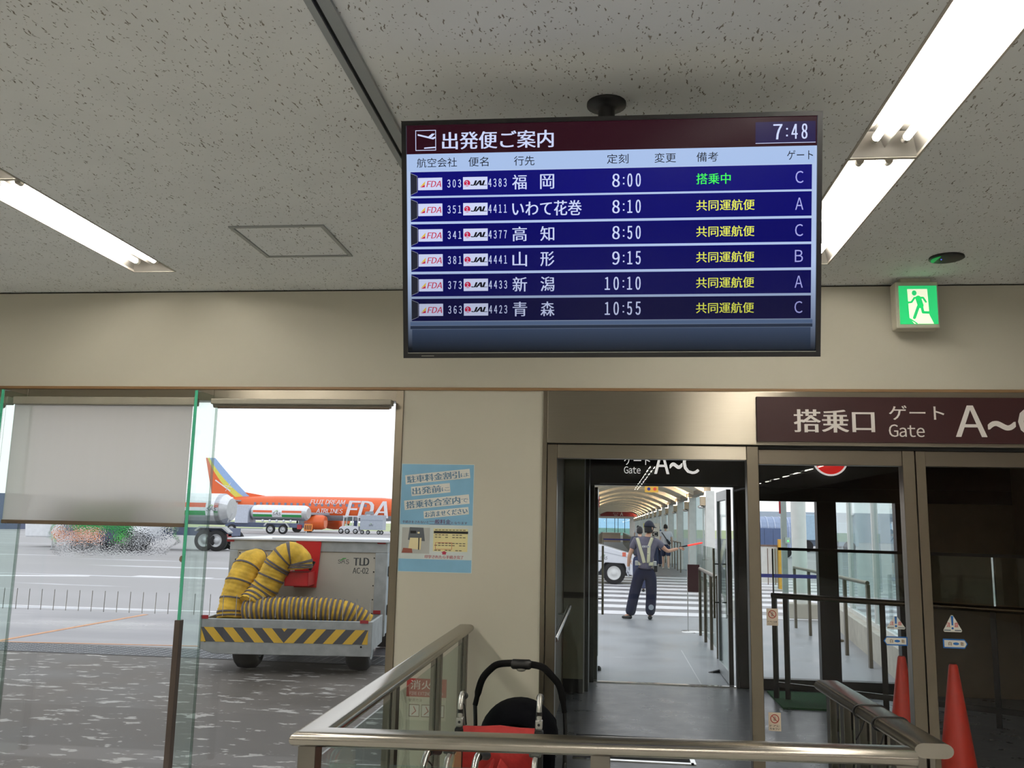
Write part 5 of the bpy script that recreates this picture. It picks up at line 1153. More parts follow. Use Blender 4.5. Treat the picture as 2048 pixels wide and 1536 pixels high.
def face_parts(P, s, parent):
    for e in (-1, 1):
        ey = B([mat('eye white', (230, 228, 224), .3), M_BLACK]); ey.ball(P(e*.031, .082, .008), .0115*s, 8, 6, 0); ey.ball(P(e*.031, .091, .008), .006*s, 8, 6, 1); ey.obj('eye', parent)
    b = B(mat('lips', (170, 100, 92), .5)); b.tube([P(-.024, .083, -.056), P(0, .092, -.054), P(.024, .083, -.056)], .006*s, 6); b.obj('mouth', parent)
    b = B(M_HAIR)
    for e in (-1, 1): b.tube([P(e*.045, .078, .028), P(e*.03, .090, .033), P(e*.016, .092, .029)], .004*s, 6)
    b.obj('eyebrows', parent)
def hair_cap(P, s, parent, low=-.05, thick=1.08, m=M_HAIR, front=.55, long_=0):
    vs = []; fs = []; n, k = 24, 9
    for i in range(k+1):
        for j in range(n):
            t = 2*PI*j/n; fr_ = max(0, math.sin(t)); lo = low+(.055-low)*(fr_**.8)-long_*(max(0, -math.sin(t)))
            z0 = .118*thick; zz = z0+(lo-z0)*(i/k); q = max(-1, min(1, zz/(.118*thick)))
            rr = math.sqrt(max(0, 1-q*q)) if zz > -.02 else math.sqrt(max(0, 1-(.02/.118)**2))*(1-.1*(-.02-zz)/.1)
            vs.append(P(rr*math.cos(t)*.075*thick*1.03, rr*math.sin(t)*.095*thick-.004, zz))
    for i in range(k):
        for j in range(n): fs.append((i*n+j, (i+1)*n+j, (i+1)*n+(j+1) % n, i*n+(j+1) % n))
    o = B(m).add(vs, fs, sm=True).obj('hair', parent, fixn=True); sd = o.modifiers.new('t', 'SOLIDIFY'); sd.thickness = .008; return o
def garment(name, J, EDG, root, m, parent, lv=2):
    v, f = skin_mesh(J, EDG, root, lv); return B(m).add(v, f, sm=True).obj(name, parent)
def person(name, label, loc, rot, s, sh, tr_, J, yaw=0, shorts=False, sleeve=.6, curl=.45, shoes=M_BLACK, skin=M_SKIN2, hairm=M_HAIR, hat=None, long_=0, grip=None, glove=None, tilt=0):
    """J gives joints in metres before the overall scale s: hips, chest, neck, head, shoulders, elbows, wrists, hips, knees, ankles, toes"""
    t = thing(name, label, 'person', loc, rot, world=False)
    A = {k: V3(v)*s for k, v in J.items()}
    def T(k, r): return (*A[k], (r[0]*s, r[1]*s) if isinstance(r, tuple) else r*s)
    bj = {'pel': T('pel', (.12, .085)), 'wai': T('wai', (.105, .07)), 'che': T('che', (.12, .07)), 'nek': T('nek', .055), 'hdb': T('hdb', .05)}
    ed = chain_edges(('pel', 'wai', 'che', 'nek', 'hdb'))
    for q in 'LR':
        bj.update({'sh'+q: T('sh'+q, .055), 'el'+q: T('el'+q, .038), 'wr'+q: T('wr'+q, .026), 'hi'+q: T('hi'+q, .085), 'kn'+q: T('kn'+q, .056), 'an'+q: T('an'+q, .040), 'to'+q: T('to'+q, (.035, .025))})
        ed += chain_edges(('che', 'sh'+q, 'el'+q, 'wr'+q), ('pel', 'hi'+q, 'kn'+q, 'an'+q, 'to'+q))
    b = B(skin); v, f = skin_mesh(bj, ed, 'pel'); b.add(v, f, 0, True)
    P, r, fwd, u = head(t, A['hed'], s, yaw, b=b, tilt=tilt)
    for q, sd in (('L', -1), ('R', 1)):
        d = (A['wr'+q]-A['el'+q]).normalized()
        if glove == q: continue
        hand(b, A['wr'+q]+d*.01*s, d, V3((-sd, .25, 0)) if abs(d.z) > .6 else V3((0, .5, -1)), s, 1.25 if grip == q else curl, -1 if sd > 0 else 1)
    b.obj('body', t)
    # clothing follows the body
    gj = {'wai': T('wai', (.162, .118)), 'hem': (*(A['pel']+(A['wai']-A['pel'])*.1), (.168*s, .122*s)), 'che': T('che', (.172, .122)), 'nek': (*(A['che']+(A['nek']-A['che'])*.95), (.088*s, .080*s))}
    ge = chain_edges(('hem', 'wai', 'che', 'nek'))
    for q in 'LR':
        cu = A['sh'+q].lerp(A['el'+q], sleeve); gj.update({'sh'+q: T('sh'+q, .078), 'cu'+q: (*cu, .072*s)}); ge += chain_edges(('che', 'sh'+q, 'cu'+q))
    shirt = garment('shirt', gj, ge, 'wai', sh, t)
    tj = {'pel': T('pel', (.168, .128)), 'top': (*(A['pel']+(A['wai']-A['pel'])*.45), (.16*s, .118*s))}; te = chain_edges(('top', 'pel'))
    for q in 'LR':
        tj.update({'hi'+q: T('hi'+q, .124), 'kn'+q: T('kn'+q, .104)}); te += chain_edges(('pel', 'hi'+q, 'kn'+q))
        if not shorts: lo = A['an'+q]+V3((0, 0, -.03*s)); tj['cu'+q] = (*lo, .098*s); te += chain_edges(('kn'+q, 'cu'+q))
    trou = garment('trousers' if not shorts else 'shorts', tj, te, 'pel', tr_, t)
    for q in 'LR':
        d = (A['to'+q]-A['an'+q]); d.z = 0; d.normalize(); a = V3((A['an'+q].x, A['an'+q].y, 0))
        v, f = skin_mesh({'a': (*(a-d*.05*s+Z1*.045*s), (.042*s, .040*s)), 'b': (*(a+d*.06*s+Z1*.040*s), (.046*s, .036*s)), 'c': (*(a+d*.17*s+Z1*.028*s), (.04*s, .026*s))}, chain_edges('abc'), 'a')
        zmin = min(p[2] for p in v); B(shoes).add([(p[0], p[1], max(.004, p[2])) for p in v], f, sm=True).obj('shoe', t)
    if not hat: hair_cap(P, s, t, m=hairm, long_=long_)
    face_parts(P, s, t)
    return t, A, P, shirt, (r, fwd, u)
# the guard
gx, gy = at(1288, 1239, z=0).x, 16.5
GJ = dict(pel=(.02, 0, .90), wai=(.03, .0, 1.04), che=(.04, .0, 1.30), nek=(.075, .0, 1.48), hdb=(.09, .01, 1.55), hed=(.10, .025, 1.635),
          shL=(-.15, 0, 1.41), elL=(-.265, -.02, 1.12), wrL=(-.285, .03, .89), shR=(.225, .0, 1.40), elR=(.43, .05, 1.22), wrR=(.63, .14, 1.275),
          hiL=(-.08, 0, .80), knL=(-.175, .03, .45), anL=(-.26, -.04, .09), toL=(-.36, .04, .03), hiR=(.12, 0, .80), knR=(.135, .03, .45), anR=(.105, -.03, .09), toR=(.12, .13, .03))
M_GS = mat('guard shirt grey', (98, 94, 108), .8, var=.12, bump=.25, scale=14); M_GT = mat('guard trousers navy', (15, 21, 50), .85, var=.18, bump=.3, scale=12)
gd, A, P, shirt, (hr_, hf, hu) = person('person', 'person in grey shirt, navy cap and reflective vest holding a red baton, seen from behind', (gx, gy, 0), 0, 1.0, M_GS, M_GT, GJ, yaw=-.75, grip='R', glove='L', hat=1, skin=M_SKIN)
M_CAPN = mat('cap navy', (22, 26, 46), .7)
vs = []; n, k = 24, 8
for i in range(k+1):
    for j in range(n):
        a, c = 2*PI*j/n, PI/2*i/k; vs.append(P(math.cos(a)*.088*math.sin(c), math.sin(a)*.108*math.sin(c)-.004, .022+.118*math.cos(c)))
B(M_CAPN).add(vs, [(i*n+j, (i+1)*n+j, (i+1)*n+(j+1) % n, i*n+(j+1) % n) for i in range(k) for j in range(n)], sm=True).obj('cap', gd, fixn=True).modifiers.new('t', 'SOLIDIFY').thickness = .006
cp = [c for c in gd.children if c.name.startswith('cap')][0]
b = B(M_CAPN); vs = []
for i in range(13):
    a = PI*(.12+.76*i/12); vs += [P(math.cos(a)*.088, math.sin(a)*.106, .024), P(math.cos(a)*.092, math.sin(a)*.108+.085*math.sin(a)**2, .004)]
b.add(vs, [(2*i, 2*i+2, 2*i+3, 2*i+1) for i in range(12)], sm=True); b.obj('brim', cp).modifiers.new('t', 'SOLIDIFY').thickness = .006
hair_cap(P, 1.0, gd, low=-.085, thick=1.06)
# gloved left hand
b = B(mat('white glove', (222, 224, 232), .8)); d = (A['wrL']-A['elL']).normalized()
hand(b, A['wrL']-d*.01, d, V3((.9, .3, 0)), 1.12, .3, 1); b.tube([A['wrL']-d*.05, A['wrL']+d*.02], [.034, .034], 12); b.obj('glove', gd)
# vest straps laid on the shirt
bvh = BVHTree.FromPolygons([V3(v.co) for v in shirt.data.vertices], [tuple(p.vertices) for p in shirt.data.polygons])
M_VEST = mat('reflective strap', (196, 192, 160), .35, var=.04)
def drape(pts, wd, name):
    vs = []
    L = [V3((x, 0, z)) for x, z in pts]; path = []
    for a, c in zip(L, L[1:]):
        for i in range(10): path.append(a.lerp(c, i/10))
    path.append(L[-1])
    for i, p in enumerate(path):
        t_ = (path[min(i+1, len(path)-1)]-path[max(i-1, 0)]).normalized(); sd_ = V3((t_.z, 0, -t_.x))
        for e in (-1, 0, 1):
            q = p+sd_*wd/2*e; hit = bvh.ray_cast(V3((q.x, -1, q.z)), Y1)[0]; y = hit.y-.007 if hit else -.03
            vs.append(V3((q.x, y, q.z)))
    fs = [(i*3+e, i*3+e+1, i*3+e+4, i*3+e+3) for i in range(len(path)-1) for e in (0, 1)]
    o = B(M_VEST).add(vs, fs, sm=True).obj(name, gd); o.modifiers.new('t', 'SOLIDIFY').thickness = .006
drape([(-.12, 1.455), (-.03, 1.13), (.0, 1.01)], .058, 'vest_strap'); drape([(.15, 1.47), (.09, 1.31), (.075, 1.01)], .058, 'vest_strap')
b = B(M_VEST); b.lathe([(.172, -.03), (.176, 0), (.172, .03)], (.03, 0, .995), n=32, sc=(1, .76)); b.obj('vest_belt', gd)
b = B(mat('buckle silver', (206, 208, 204), .25, .7))
for x in (-.135, .195): b.box((x-.028, -.092, .96), (x+.028, -.058, 1.045))
b.obj('buckle', gd, .006)
B(M_BLACK).box((.18, -.07, .85), (.24, .0, .97)).obj('pouch', gd, .012)
b = B([mat('back print black', (30, 30, 34), .6), mat('back print white', (206, 204, 206), .6)]); hit = bvh.ray_cast(V3((.03, -1, 1.30)), Y1)[0]
b.box((-.035, hit.y-.012, 1.285), (.095, hit.y-.006, 1.318), 1); b.text('◎ 警備', (0, hit.y-.013, 0), X1, Z1, (-.025, 1.29, .085, 1.313), 0); b.obj('back_print', gd)
pt = B(mat('knee patch grey', (150, 158, 166), .5)); pt.disc((.122, -.112, .23), .048, -Y1, .006, 20); pt.obj('reflective_patch', gd)
wr = A['wrR']; dd = (V3((1.05, .2, 1.42))-V3((.70, .16, 1.345))).normalized(); g0_ = wr+V3((.075, .03, .035))
bt = thing('signal_baton', 'glowing red signal baton held out in the right hand of the guard', 'baton', (gx, gy, 0))
off = V3((gx, gy, 0))
B(M_BLACK).tube([off+g0_-dd*.06, off+g0_+dd*.10], .014, 12).obj('grip', bt); B(mat('baton red', (255, 84, 70), .3, emis=.55, ecol=(255, 60, 50), var=0)).tube([off+g0_+dd*.10, off+g0_+dd*.36, off+g0_+dd*.385], [.017, .017, .008], 14).obj('light_tube', bt)
# walkers
def walker(label, px, y, s, sh, tr_, ph, **kw):
    x = at(px, 1080, y=y).x
    J = dict(pel=(0, 0, .95), wai=(0, .0, 1.08), che=(0, .01, 1.30), nek=(0, .02, 1.45), hdb=(0, .03, 1.52), hed=(0, .045, 1.60), shL=(-.185, 0, 1.39), shR=(.185, 0, 1.39),
             elL=(-.235, -.05*ph-.02, 1.10), elR=(.235, .05*ph-.02, 1.10), wrL=(-.245, .02-.10*ph, .86), wrR=(.245, .02+.10*ph, .86), hiL=(-.085, 0, .86), hiR=(.085, 0, .86),
             knL=(-.09, .05+.12*ph, .47), knR=(.09, .05-.12*ph, .47), anL=(-.09, .16*ph, .09), anR=(.09, -.2*ph, .10), toL=(-.10, .13+.16*ph, .03), toR=(.10, .12-.2*ph, .035))
    return person('person', label, (x, y, 0), kw.pop('rot', 0), s, sh, tr_, J, **kw)
M_TEE = mat('white tee', (226, 226, 232), .85, bump=.2, scale=12, var=.03); M_SH = mat('navy shorts', (50, 58, 88), .8); M_KH = mat('beige trousers', (196, 186, 168), .8)
w1, A1, P1, sh1, _ = walker('person in a white tee and navy shorts with a black sling bag, walking away', 1331.5, 36.5, 1.04, M_TEE, M_SH, 1, shorts=True, shoes=mat('pale shoes', (190, 186, 176), .7))
b1v = BVHTree.FromPolygons([V3(v.co) for v in sh1.data.vertices], [tuple(p.vertices) for p in sh1.data.polygons])
bg = thing('sling_bag', 'black sling bag across the back of the walker in the white tee', 'bag', w1.location); b = B(M_BLACK); o = w1.location
pts = []
for i in range(13):
    p = V3((-.16, 0, 1.46)).lerp(V3((.10, 0, 1.06)), i/12); hgt = b1v.ray_cast(V3((p.x, -1, p.z)), Y1)[0]; pts.append(V3((p.x, (hgt.y if hgt else -.08)-.012, p.z)))
b.tube([o+p for p in pts], .017, 8); b.obj('strap', bg)
B(mat('bag cloth', (30, 34, 46), .8, bump=.3)).prism([(.0, 1.16), (.06, 1.20), (.20, 1.04), (.17, .98), (.10, .98)], o+V3((0, pts[-2].y-.09, 0)), X1, Z1, Y1*.085).obj('pouch', bg, .02)
walker('person in a white tee half hidden behind the A - C stand', 1316, 38.5, 1.03, M_TEE, M_SH, -1)
w3, A3, P3, _, _ = walker('person in a slate blue top, furthest of the three walkers by the stand', 1312.5, 42, 1.07, mat('slate blue top', (96, 116, 152), .8), M_KH, .6)
walker('dark haired person close behind the head of the guard', 1279.5, 23.5, .97, mat('dark top', (60, 62, 76), .8), M_SH, .5, long_=.03)
walker('distant person with dark hair in the left of the corridor lane', 1276, 62, 1.02, M_TEE, M_KH, -.6)
# ------------------------------------------------------------------ the air conditioning cart outside the window
CR = math.radians(6.4); cu_, cv_ = V3((math.cos(CR), math.sin(CR), 0)), V3((-math.sin(CR), math.cos(CR), 0))
yc = 9.38; cl = at(399, 1265, y=yc); co = V3((cl.x, cl.y, 0))
def cpx(px, py, v=0):
    """pixel -> cart coordinates on the plane v"""
    d = fw+rt*((px-1024)/F)-up*((py-768)/F); o = co+cv_*v; t = (o-EYE).dot(cv_)/d.dot(cv_); p = EYE+d*t-co
    return p.dot(cu_), p.z
CW = cpx(744, 1270)[0]; zt, zb = cpx(570, 1240)[1], cpx(570, 1300)[1]
ct = thing('air_conditioning_cart', 'galvanised air conditioning cart with yellow hoses and striped bumper outside the window', 'ground cart', co, CR, world=False)
TD = .80; BT = cpx(610, 1082, TD)[1]; bx0, bx1 = cpx(456, 1150, TD)[0], cpx(773, 1150, TD)[0]; BD = 1.9
b = B(M_GALV); th = .03
b.prism([(0, zb+.0), (.16, zb-.055), (CW-.0, zb-.055), (CW, zb), (CW, zt), (0, zt)], (0, 0, 0), X1, Z1, Y1*th); b.box((0, th, zb), (th, TD, zt)); b.box((CW-th, th, zb), (CW, TD, zt)); b.box((th, th, zb), (CW-th, TD, zb+.04)); b.obj('front_tray', ct, .006)
# striped bumper
M_SG, M_SY = mat('stripe grey', (84, 84, 88), .5), mat('stripe yellow', (232, 188, 66), .5)
sx0, sz1 = cpx(402, 1253); sx1, sz0 = cpx(735, 1292)
sz0, sz1 = cpx(570, 1286)[1], cpx(570, 1257)[1]
b = B([M_SG, M_SY]); b.box((sx0, -.003, sz0), (sx1, .001, sz1), 0); sw_ = (sx1-sx0)/2; xm = (sx0+sx1)/2; pt_ = sw_/4.3; hh = sz1-sz0
for i in range(5):
    for e in (-1, 1):
        q0 = i*pt_+(0 if i else 0); pl = [(q0, sz0), (q0+pt_*.5, sz0), (q0+pt_*.5+hh*.9, sz1), (q0+hh*.9, sz1)]
        pl = [(xm+e*min(x, sw_), z) for x, z in pl]; b.prism(pl, (0, -.0035, 0), X1, Z1, -Y1*.001, 1)
b.prism([(xm-.03, sz1), (xm+.03, sz1), (xm, sz1-.035)], (0, -.0035, 0), X1, Z1, -Y1*.001, 1); b.obj('warning_stripes', ct)
M_RR = mat('red reflector', (170, 44, 52), .35)
def refl(px0, py0, px1, py1, v, nm='reflector'):
    a, c = cpx(px0, py1, v), cpx(px1, py0, v); B(M_RR).box((a[0], v-.006, a[1]), (c[0], v+.002, c[1])).obj(nm, ct)
refl(402, 1230, 417, 1237, 0); refl(720, 1241, 737, 1247, 0); refl(454, 1076, 469, 1083, TD); refl(755, 1081, 772, 1088, TD); refl(746, 1221, 761, 1228, TD)
b = B(M_BLACK); b.disc((cpx(410, 1282)[0], -.001, cpx(410, 1282)[1]), .011, -Y1, .003, 12); b.disc((cpx(722, 1294)[0], -.001, cpx(722, 1294)[1]), .011, -Y1, .003, 12); b.obj('bolt_holes', ct)
# body
hbz = cpx(610, 1103, TD)[1]
b = B(M_GALV); b.box((bx0, TD, hbz), (bx1, TD+BD, BT)); b.box((bx0, TD, .32), (bx0+.10, TD+.08, hbz)); b.box((bx1-.14, TD, .32), (bx1, TD+.08, hbz)); b.obj('frame', ct, .006)
B(mat('cart panel beige', (190, 184, 170), .45, var=.03)).box((bx0+.1, TD+.012, .34), (bx1-.14, TD+.05, hbz)).obj('front_panel', ct)
B(mat('cart side sheet', (176, 190, 198), .45, .2)).box((bx0+.01, TD+.08, .34), (bx1-.006, TD+BD, hbz)).obj('side_panel', ct)
b = B(mat('cart lid', (226, 228, 232), .4)); b.box((bx0-.03, TD-.03, BT), (bx1+.03, TD+BD, BT+.022)); b.box((bx0+.5, TD-.025, BT+.022), (bx1+.02, TD+.0, BT+.035)); b.obj('lid', ct, .004)
b = B(M_BLACK)
for i in range(6): b.disc((bx1-.155, TD+.011, .42+i*.16), .008, -Y1, .004, 10)
b.disc((bx0+.12, TD+.011, hbz-.03), .008, -Y1, .004, 10); b.box((bx0+.07, TD-.002, hbz-.42), (bx0+.085, TD, hbz-.1)); b.obj('panel_screws', ct)
for z in (1.0, .55): B(M_BLACK).box((bx1-.004, TD+.16, z), (bx1+.03, TD+.2, z+.12)).obj('side_latch', ct, .004)
b = B([mat('decal green', (84, 170, 84), .5), mat('decal dark', (62, 66, 68), .5)]); yy = TD+.0115
def ctext(b, st, x0, x1, y0, y1, k, bold=0, shear=0, keep=False):
    a, c = cpx(x0, y1, TD), cpx(x1, y0, TD); b.text(st, (0, yy, 0), X1, Z1, (a[0], a[1], c[0], c[1]), k, bold, shear)
ctext(b, 'S', 675, 682, 1119, 1127, 1); ctext(b, 'A', 682, 690, 1116, 1127, 1); ctext(b, 'S', 691, 698, 1119, 1128, 1)
b.stroke([cpx(681, 1121, TD), cpx(686, 1117, TD), cpx(691, 1117, TD)], .012, (0, yy, 0), X1, Z1, -Y1*.001, 0)
ctext(b, 'T', 707, 717, 1116, 1131, 1, .04); ctext(b, 'L', 719, 727, 1116, 1131, 1, .04); ctext(b, 'D', 727, 738, 1116, 1131, 1, .04); ctext(b, 'AC-02', 705, 737, 1136, 1147, 1, .015); b.obj('lettering', ct)
# red plate and box
a, c = cpx(588, 1174, TD-.0), cpx(641, 1080, TD)
M_CR = mat('cart red', (204, 30, 38), .4)
B(M_CR).prism([(a[0], a[1]), (c[0]-.02, a[1]), (c[0]+.015, c[1]-.03), (c[0]+.0, c[1]), (a[0]+.01, c[1]), (a[0], c[1]-.02)], (0, TD-.02, 0), X1, Z1, Y1*.03).obj('red_plate', ct)
v_ = TD-.38; a, c = cpx(568, 1172, v_), cpx(617, 1145, v_)
b = B(M_CR); b.box((a[0], v_, a[1]), (c[0], TD-.02, a[1]+.012)); b.box((a[0], v_, a[1]), (c[0], v_+.012, c[1])); b.box((a[0], v_, a[1]), (a[0]+.012, TD-.02, c[1])); b.box((c[0]-.012, v_, a[1]), (c[0], TD-.02, c[1])); b.obj('red_box', ct, .004)
B(M_BLACK).box((a[0]+.012, v_+.012, c[1]-.02), (c[0]-.012, TD-.025, c[1]-.008)).obj('box_rim', ct)
q = cpx(625, 1130, TD-.2); B(M_BLACK).tube([(q[0]-.03, TD-.2, q[1]-.06), (q[0]+.02, TD-.2, q[1]+.04)], .016, 10).obj('lever', ct)
# hoses
M_HY = mat('hose yellow cloth', (210, 168, 54), .8, var=.28, scale=9, bump=1); M_HG = mat('hose band grey', (92, 84, 84), .7)
def hose(name, pts, r, rings, ringw, wr_=.03):
    path = spline(pts); L = [0]
    for a, c in zip(path, path[1:]): L.append(L[-1]+(c-a).length)
    tot = L[-1]
    def at_(s):
        for i in range(len(L)-1):
            if L[i+1] >= s: return path[i].lerp(path[i+1], (s-L[i])/max(1e-6, L[i+1]-L[i]))
        return path[-1]
    N = int(tot/.012); cs = [at_(tot*i/N) for i in range(N+1)]; rr = []
    for i in range(N+1):
        s = tot*i/N; dmin = min(abs(s-q) for q in rings); nxt = max(.04, min(.12, dmin*2)); rr.append(r*(1-wr_*min(1, dmin/.05)+.012*math.sin(s*70)))
    h_ = B(M_HY).tube(cs, rr, 28).obj(name, ct)
    o = bpy.data.objects[h_.name]
    for v in o.data.vertices:
        k = math.sin(v.co.x*61+v.co.z*47)*math.sin(v.co.z*83-v.co.x*29+v.co.y*37); v.co += v.normal*k*.006
    b = B(M_HG)
    for q in rings: b.tube([at_(max(0, q-ringw/2)), at_(q), at_(min(tot, q+ringw/2))], [r*1.035, r*1.05, r*1.035], 28)
    b.obj('hose_bands', h_)
    return tot
def c3(px, py, v): a = cpx(px, py, v); return (a[0], v, a[1])
hose('hose', [c3(464, 1238, .33), c3(467, 1215, .36), c3(476, 1180, .42), c3(489, 1148, .50), c3(503, 1128, .60), c3(519, 1128, .70)], .168, [.03, .07, .21, .40, .58, .76, .84], .018)
hose('hose', [c3(598, 1138, .46), c3(597, 1122, .46), c3(584, 1110, .44), c3(567, 1117, .42), c3(550, 1140, .40), c3(537, 1165, .38), c3(523, 1186, .36), c3(511, 1200, .30), c3(500, 1212, .24)], .150, [.02, .045, .07, .22, .30, .40, .43, .55, .66, .73, .79, .85, .91], .020)
hp_ = [c3(492, 1226, .24), c3(520, 1221, .22), c3(560, 1219, .21), c3(610, 1219, .21), c3(655, 1221, .21), c3(690, 1226, .22), c3(715, 1238, .24), c3(733, 1250, .26)]
tot = sum((V3(a)-V3(c)).length for a, c in zip(hp_, hp_[1:])); hose('hose', hp_, .135, [i*.05+.02 for i in range(int(tot/.05))], .024, .1)
for px in (497, 735):
    q = cpx(497, 1320, .42)[0] if px < 600 else CW-.19
    w_ = B(M_RUBBER).lathe([(.15, -.13), (.225, -.125), (.262, -.09), (.27, 0), (.262, .09), (.225, .125), (.15, .13)], (q, .42, .27), X1, 32, cap=False).obj('wheel', ct)
    B(M_GALV).lathe([(0, .10), (.14, .10), (.15, .131), (.15, -.131), (0, -.131)], (q, .42, .27), X1, 20).obj('hub', w_)
    w_ = B(M_RUBBER).lathe([(.15, -.13), (.225, -.125), (.262, -.09), (.27, 0), (.262, .09), (.225, .125), (.15, .13)], (q, TD+BD-.4, .27), X1, 32, cap=False).obj('wheel', ct)
b = B(M_DARK); b.box((.3, .15, zb-.05), (CW-.2, TD+BD, zb+.02)); b.tube([(.3, .42, .27), (CW-.1, .42, .27)], .03, 10); b.tube([(.3, TD+BD-.4, .27), (CW-.1, TD+BD-.4, .27)], .03, 10); b.obj('chassis', ct)
# ------------------------------------------------------------------ vehicles and aircraft on the apron
M_TANK = mat('tank silver', (190, 192, 194), .3, .35, var=.06); M_TANKW = mat('tank white', (236, 238, 242), .3); M_OR = mat('tank orange band', (228, 104, 66), .4); M_GR = mat('tank green band', (50, 160, 84), .4)
M_FRM = mat('truck frame blue grey', (98, 108, 136), .5)
def sas(b, cx, cz, w_, y, k1=0, k2=1):
    for i, ch in enumerate('SAS'): b.text(ch, (0, y, 0), X1, Z1, (cx+w_*(-.5+.34*i), cz-w_*.17, cx+w_*(-.5+.34*i)+w_*.30, cz+w_*(.17 if i != 1 else .28)), k1, 0, .2)
    b.stroke([(cx-w_*.25, cz+w_*.22), (cx, cz+w_*.38), (cx+w_*.14, cz+w_*.30)], w_*.05, (0, y, 0), X1, Z1, -Y1*.004, k2)
def wheel2(t, x, y, r, wd=.28):
    w_ = B(M_RUBBER).lathe([(r*.6, 0), (r*.93, .01), (r, .05), (r, wd-.04), (r*.93, wd), (r*.6, wd)], (x, y, r), Y1, 28, cap=False).obj('wheel', t)
    B(M_TANK).lathe([(0, .03), (r*.25, .03), (r*.3, .10), (r*.52, .10), (r*.6, .0), (r*.62, .02), (r*.62, wd), (0, wd)], (x, y, r), Y1, 20).obj('rim', w_)
def tank(t, x0, x1, yc_, zc_, ry, rz, zs, logo, lx, lw_, band_gap):
    """zs: band limits (orange top, orange bottom, green top, green bottom)"""
    n = 40; b = B([M_TANK, M_TANKW, M_OR, M_GR]); e = (x1-x0)*.035
    xs_ = [x0, x0+e, x0+2*e, lx-band_gap, lx+band_gap, x1-2*e, x1-e, x1]; sc_ = [.7, .93, 1, 1, 1, 1, .93, .7]
    vs = []; zl = []
    cuts = sorted(set([-1.0, 1.0]+[max(-1, min(1, (z-zc_)/rz)) for z in zs]+[-.93, -.75, -.5, -.25, 0, .25, .5, .75, .93]))
    ring = [(-math.sqrt(max(0, 1-c*c)), c) for c in cuts]+[(math.sqrt(max(0, 1-c*c)), c) for c in cuts[::-1][1:-1]]
    n = len(ring)
    for x, s_ in zip(xs_, sc_):
        for a, c in ring: vs.append((x, yc_+ry*a*s_, zc_+rz*c*s_))
    for i in range(len(xs_)-1):
        for j in range(n):
            zm = zc_+rz*(ring[j][1]+ring[(j+1) % n][1])/2; k = 0
            if 2 <= i <= 4:
                gap = i == 3
                k = 1 if zm > zs[0] else (1 if gap else 2) if zm > zs[1] else 1 if zm > zs[2] else (1 if gap else 3) if zm > zs[3] else 0
            elif zm > zs[0]: k = 1
            b.add([vs[i*n+j], vs[i*n+(j+1) % n], vs[(i+1)*n+(j+1) % n], vs[(i+1)*n+j]], [(0, 3, 2, 1)], k, True)
    b.add(vs[:n], [tuple(range(n))], 0, False); b.add(vs[-n:], [tuple(range(n))[::-1]], 0, False)
    o = b.obj('tank', t, fixn=True)
    l = B([mat('logo dark', (52, 60, 66), .5), mat('logo leaf', (150, 200, 90), .5)]); sas(l, lx, (zs[0]+zs[3])/2, lw_, yc_-ry-.02); l.obj('tank_logo', o)
    return o
def tanker(name, label, y, px_l, px_r, px_c0, zf, dist_r, wheels, lxp, lwp):
    g = lambda px, py: at(px, py, y=y)
    return g
yA = 43.0; gA = lambda px, py: at(px, py, y=yA)
x1_ = gA(448, 1020).x; x0_ = x1_-8.4
ta = thing('fuel_tanker', 'large near fuel tanker with orange and green bands, partly behind the blind', 'fuel tanker', ((x0_+x1_)/2, yA+1.2, 0))
zz = [gA(440, p).z for p in (1006, 1015, 1022, 1031)]
tank(ta, x0_, x1_, yA+.95, (gA(440, 986).z+gA(440, 1050).z)/2, .9, (gA(440, 986).z-gA(440, 1050).z)/2, zz, 1, gA(422, 1018).x, .55, .33)
zc0 = gA(430, 1052).z
B(mat('tank mudguard', (176, 178, 178), .4, .3)).prism([(gA(388, 1060).x, 1.02), (gA(398, 1052).x, 1.22), (gA(446, 1052).x, 1.22), (gA(458, 1066).x, .95), (gA(456, 1066).x, .9), (gA(444, 1054).x, 1.15), (gA(400, 1054).x, 1.15), (gA(391, 1060).x, .98)], (0, yA, 0), X1, Z1, Y1*.5).obj('mudguard', ta)
B(M_FRM).box((x0_-.4, yA+.5, .75), (x1_+.1, yA+2.0, 1.15)).obj('chassis', ta)
for px in (406, 430): wheel2(ta, gA(px, 1090).x, yA+.05, .53); wheel2(ta, gA(px, 1090).x, yA+2.1, .53)
wheel2(ta, x0_+1.0, yA+.05, .53); wheel2(ta, x0_+1.0, yA+2.1, .53)
B(M_TANKW).prism([(0, .5), (-2.0, .5), (-2.1, 1.5), (-1.8, 2.6), (0, 2.7)], (x0_-.3, yA+.1, 0), X1, Z1, Y1*2.3).obj('cab', ta, .06)
b = B(M_RR); b.box((x1_-.5, yA+.3, .62), (x1_+.1, yA+.9, .86)); b.obj('rear_lamp', ta)
b = B(M_TANK); b.tube([(gA(452, 1044).x, yA+.2, gA(452, 1044).z), (gA(462, 1032).x, yA+.15, gA(462, 1030).z+.1)], .03, 8); b.obj('pipe', ta)
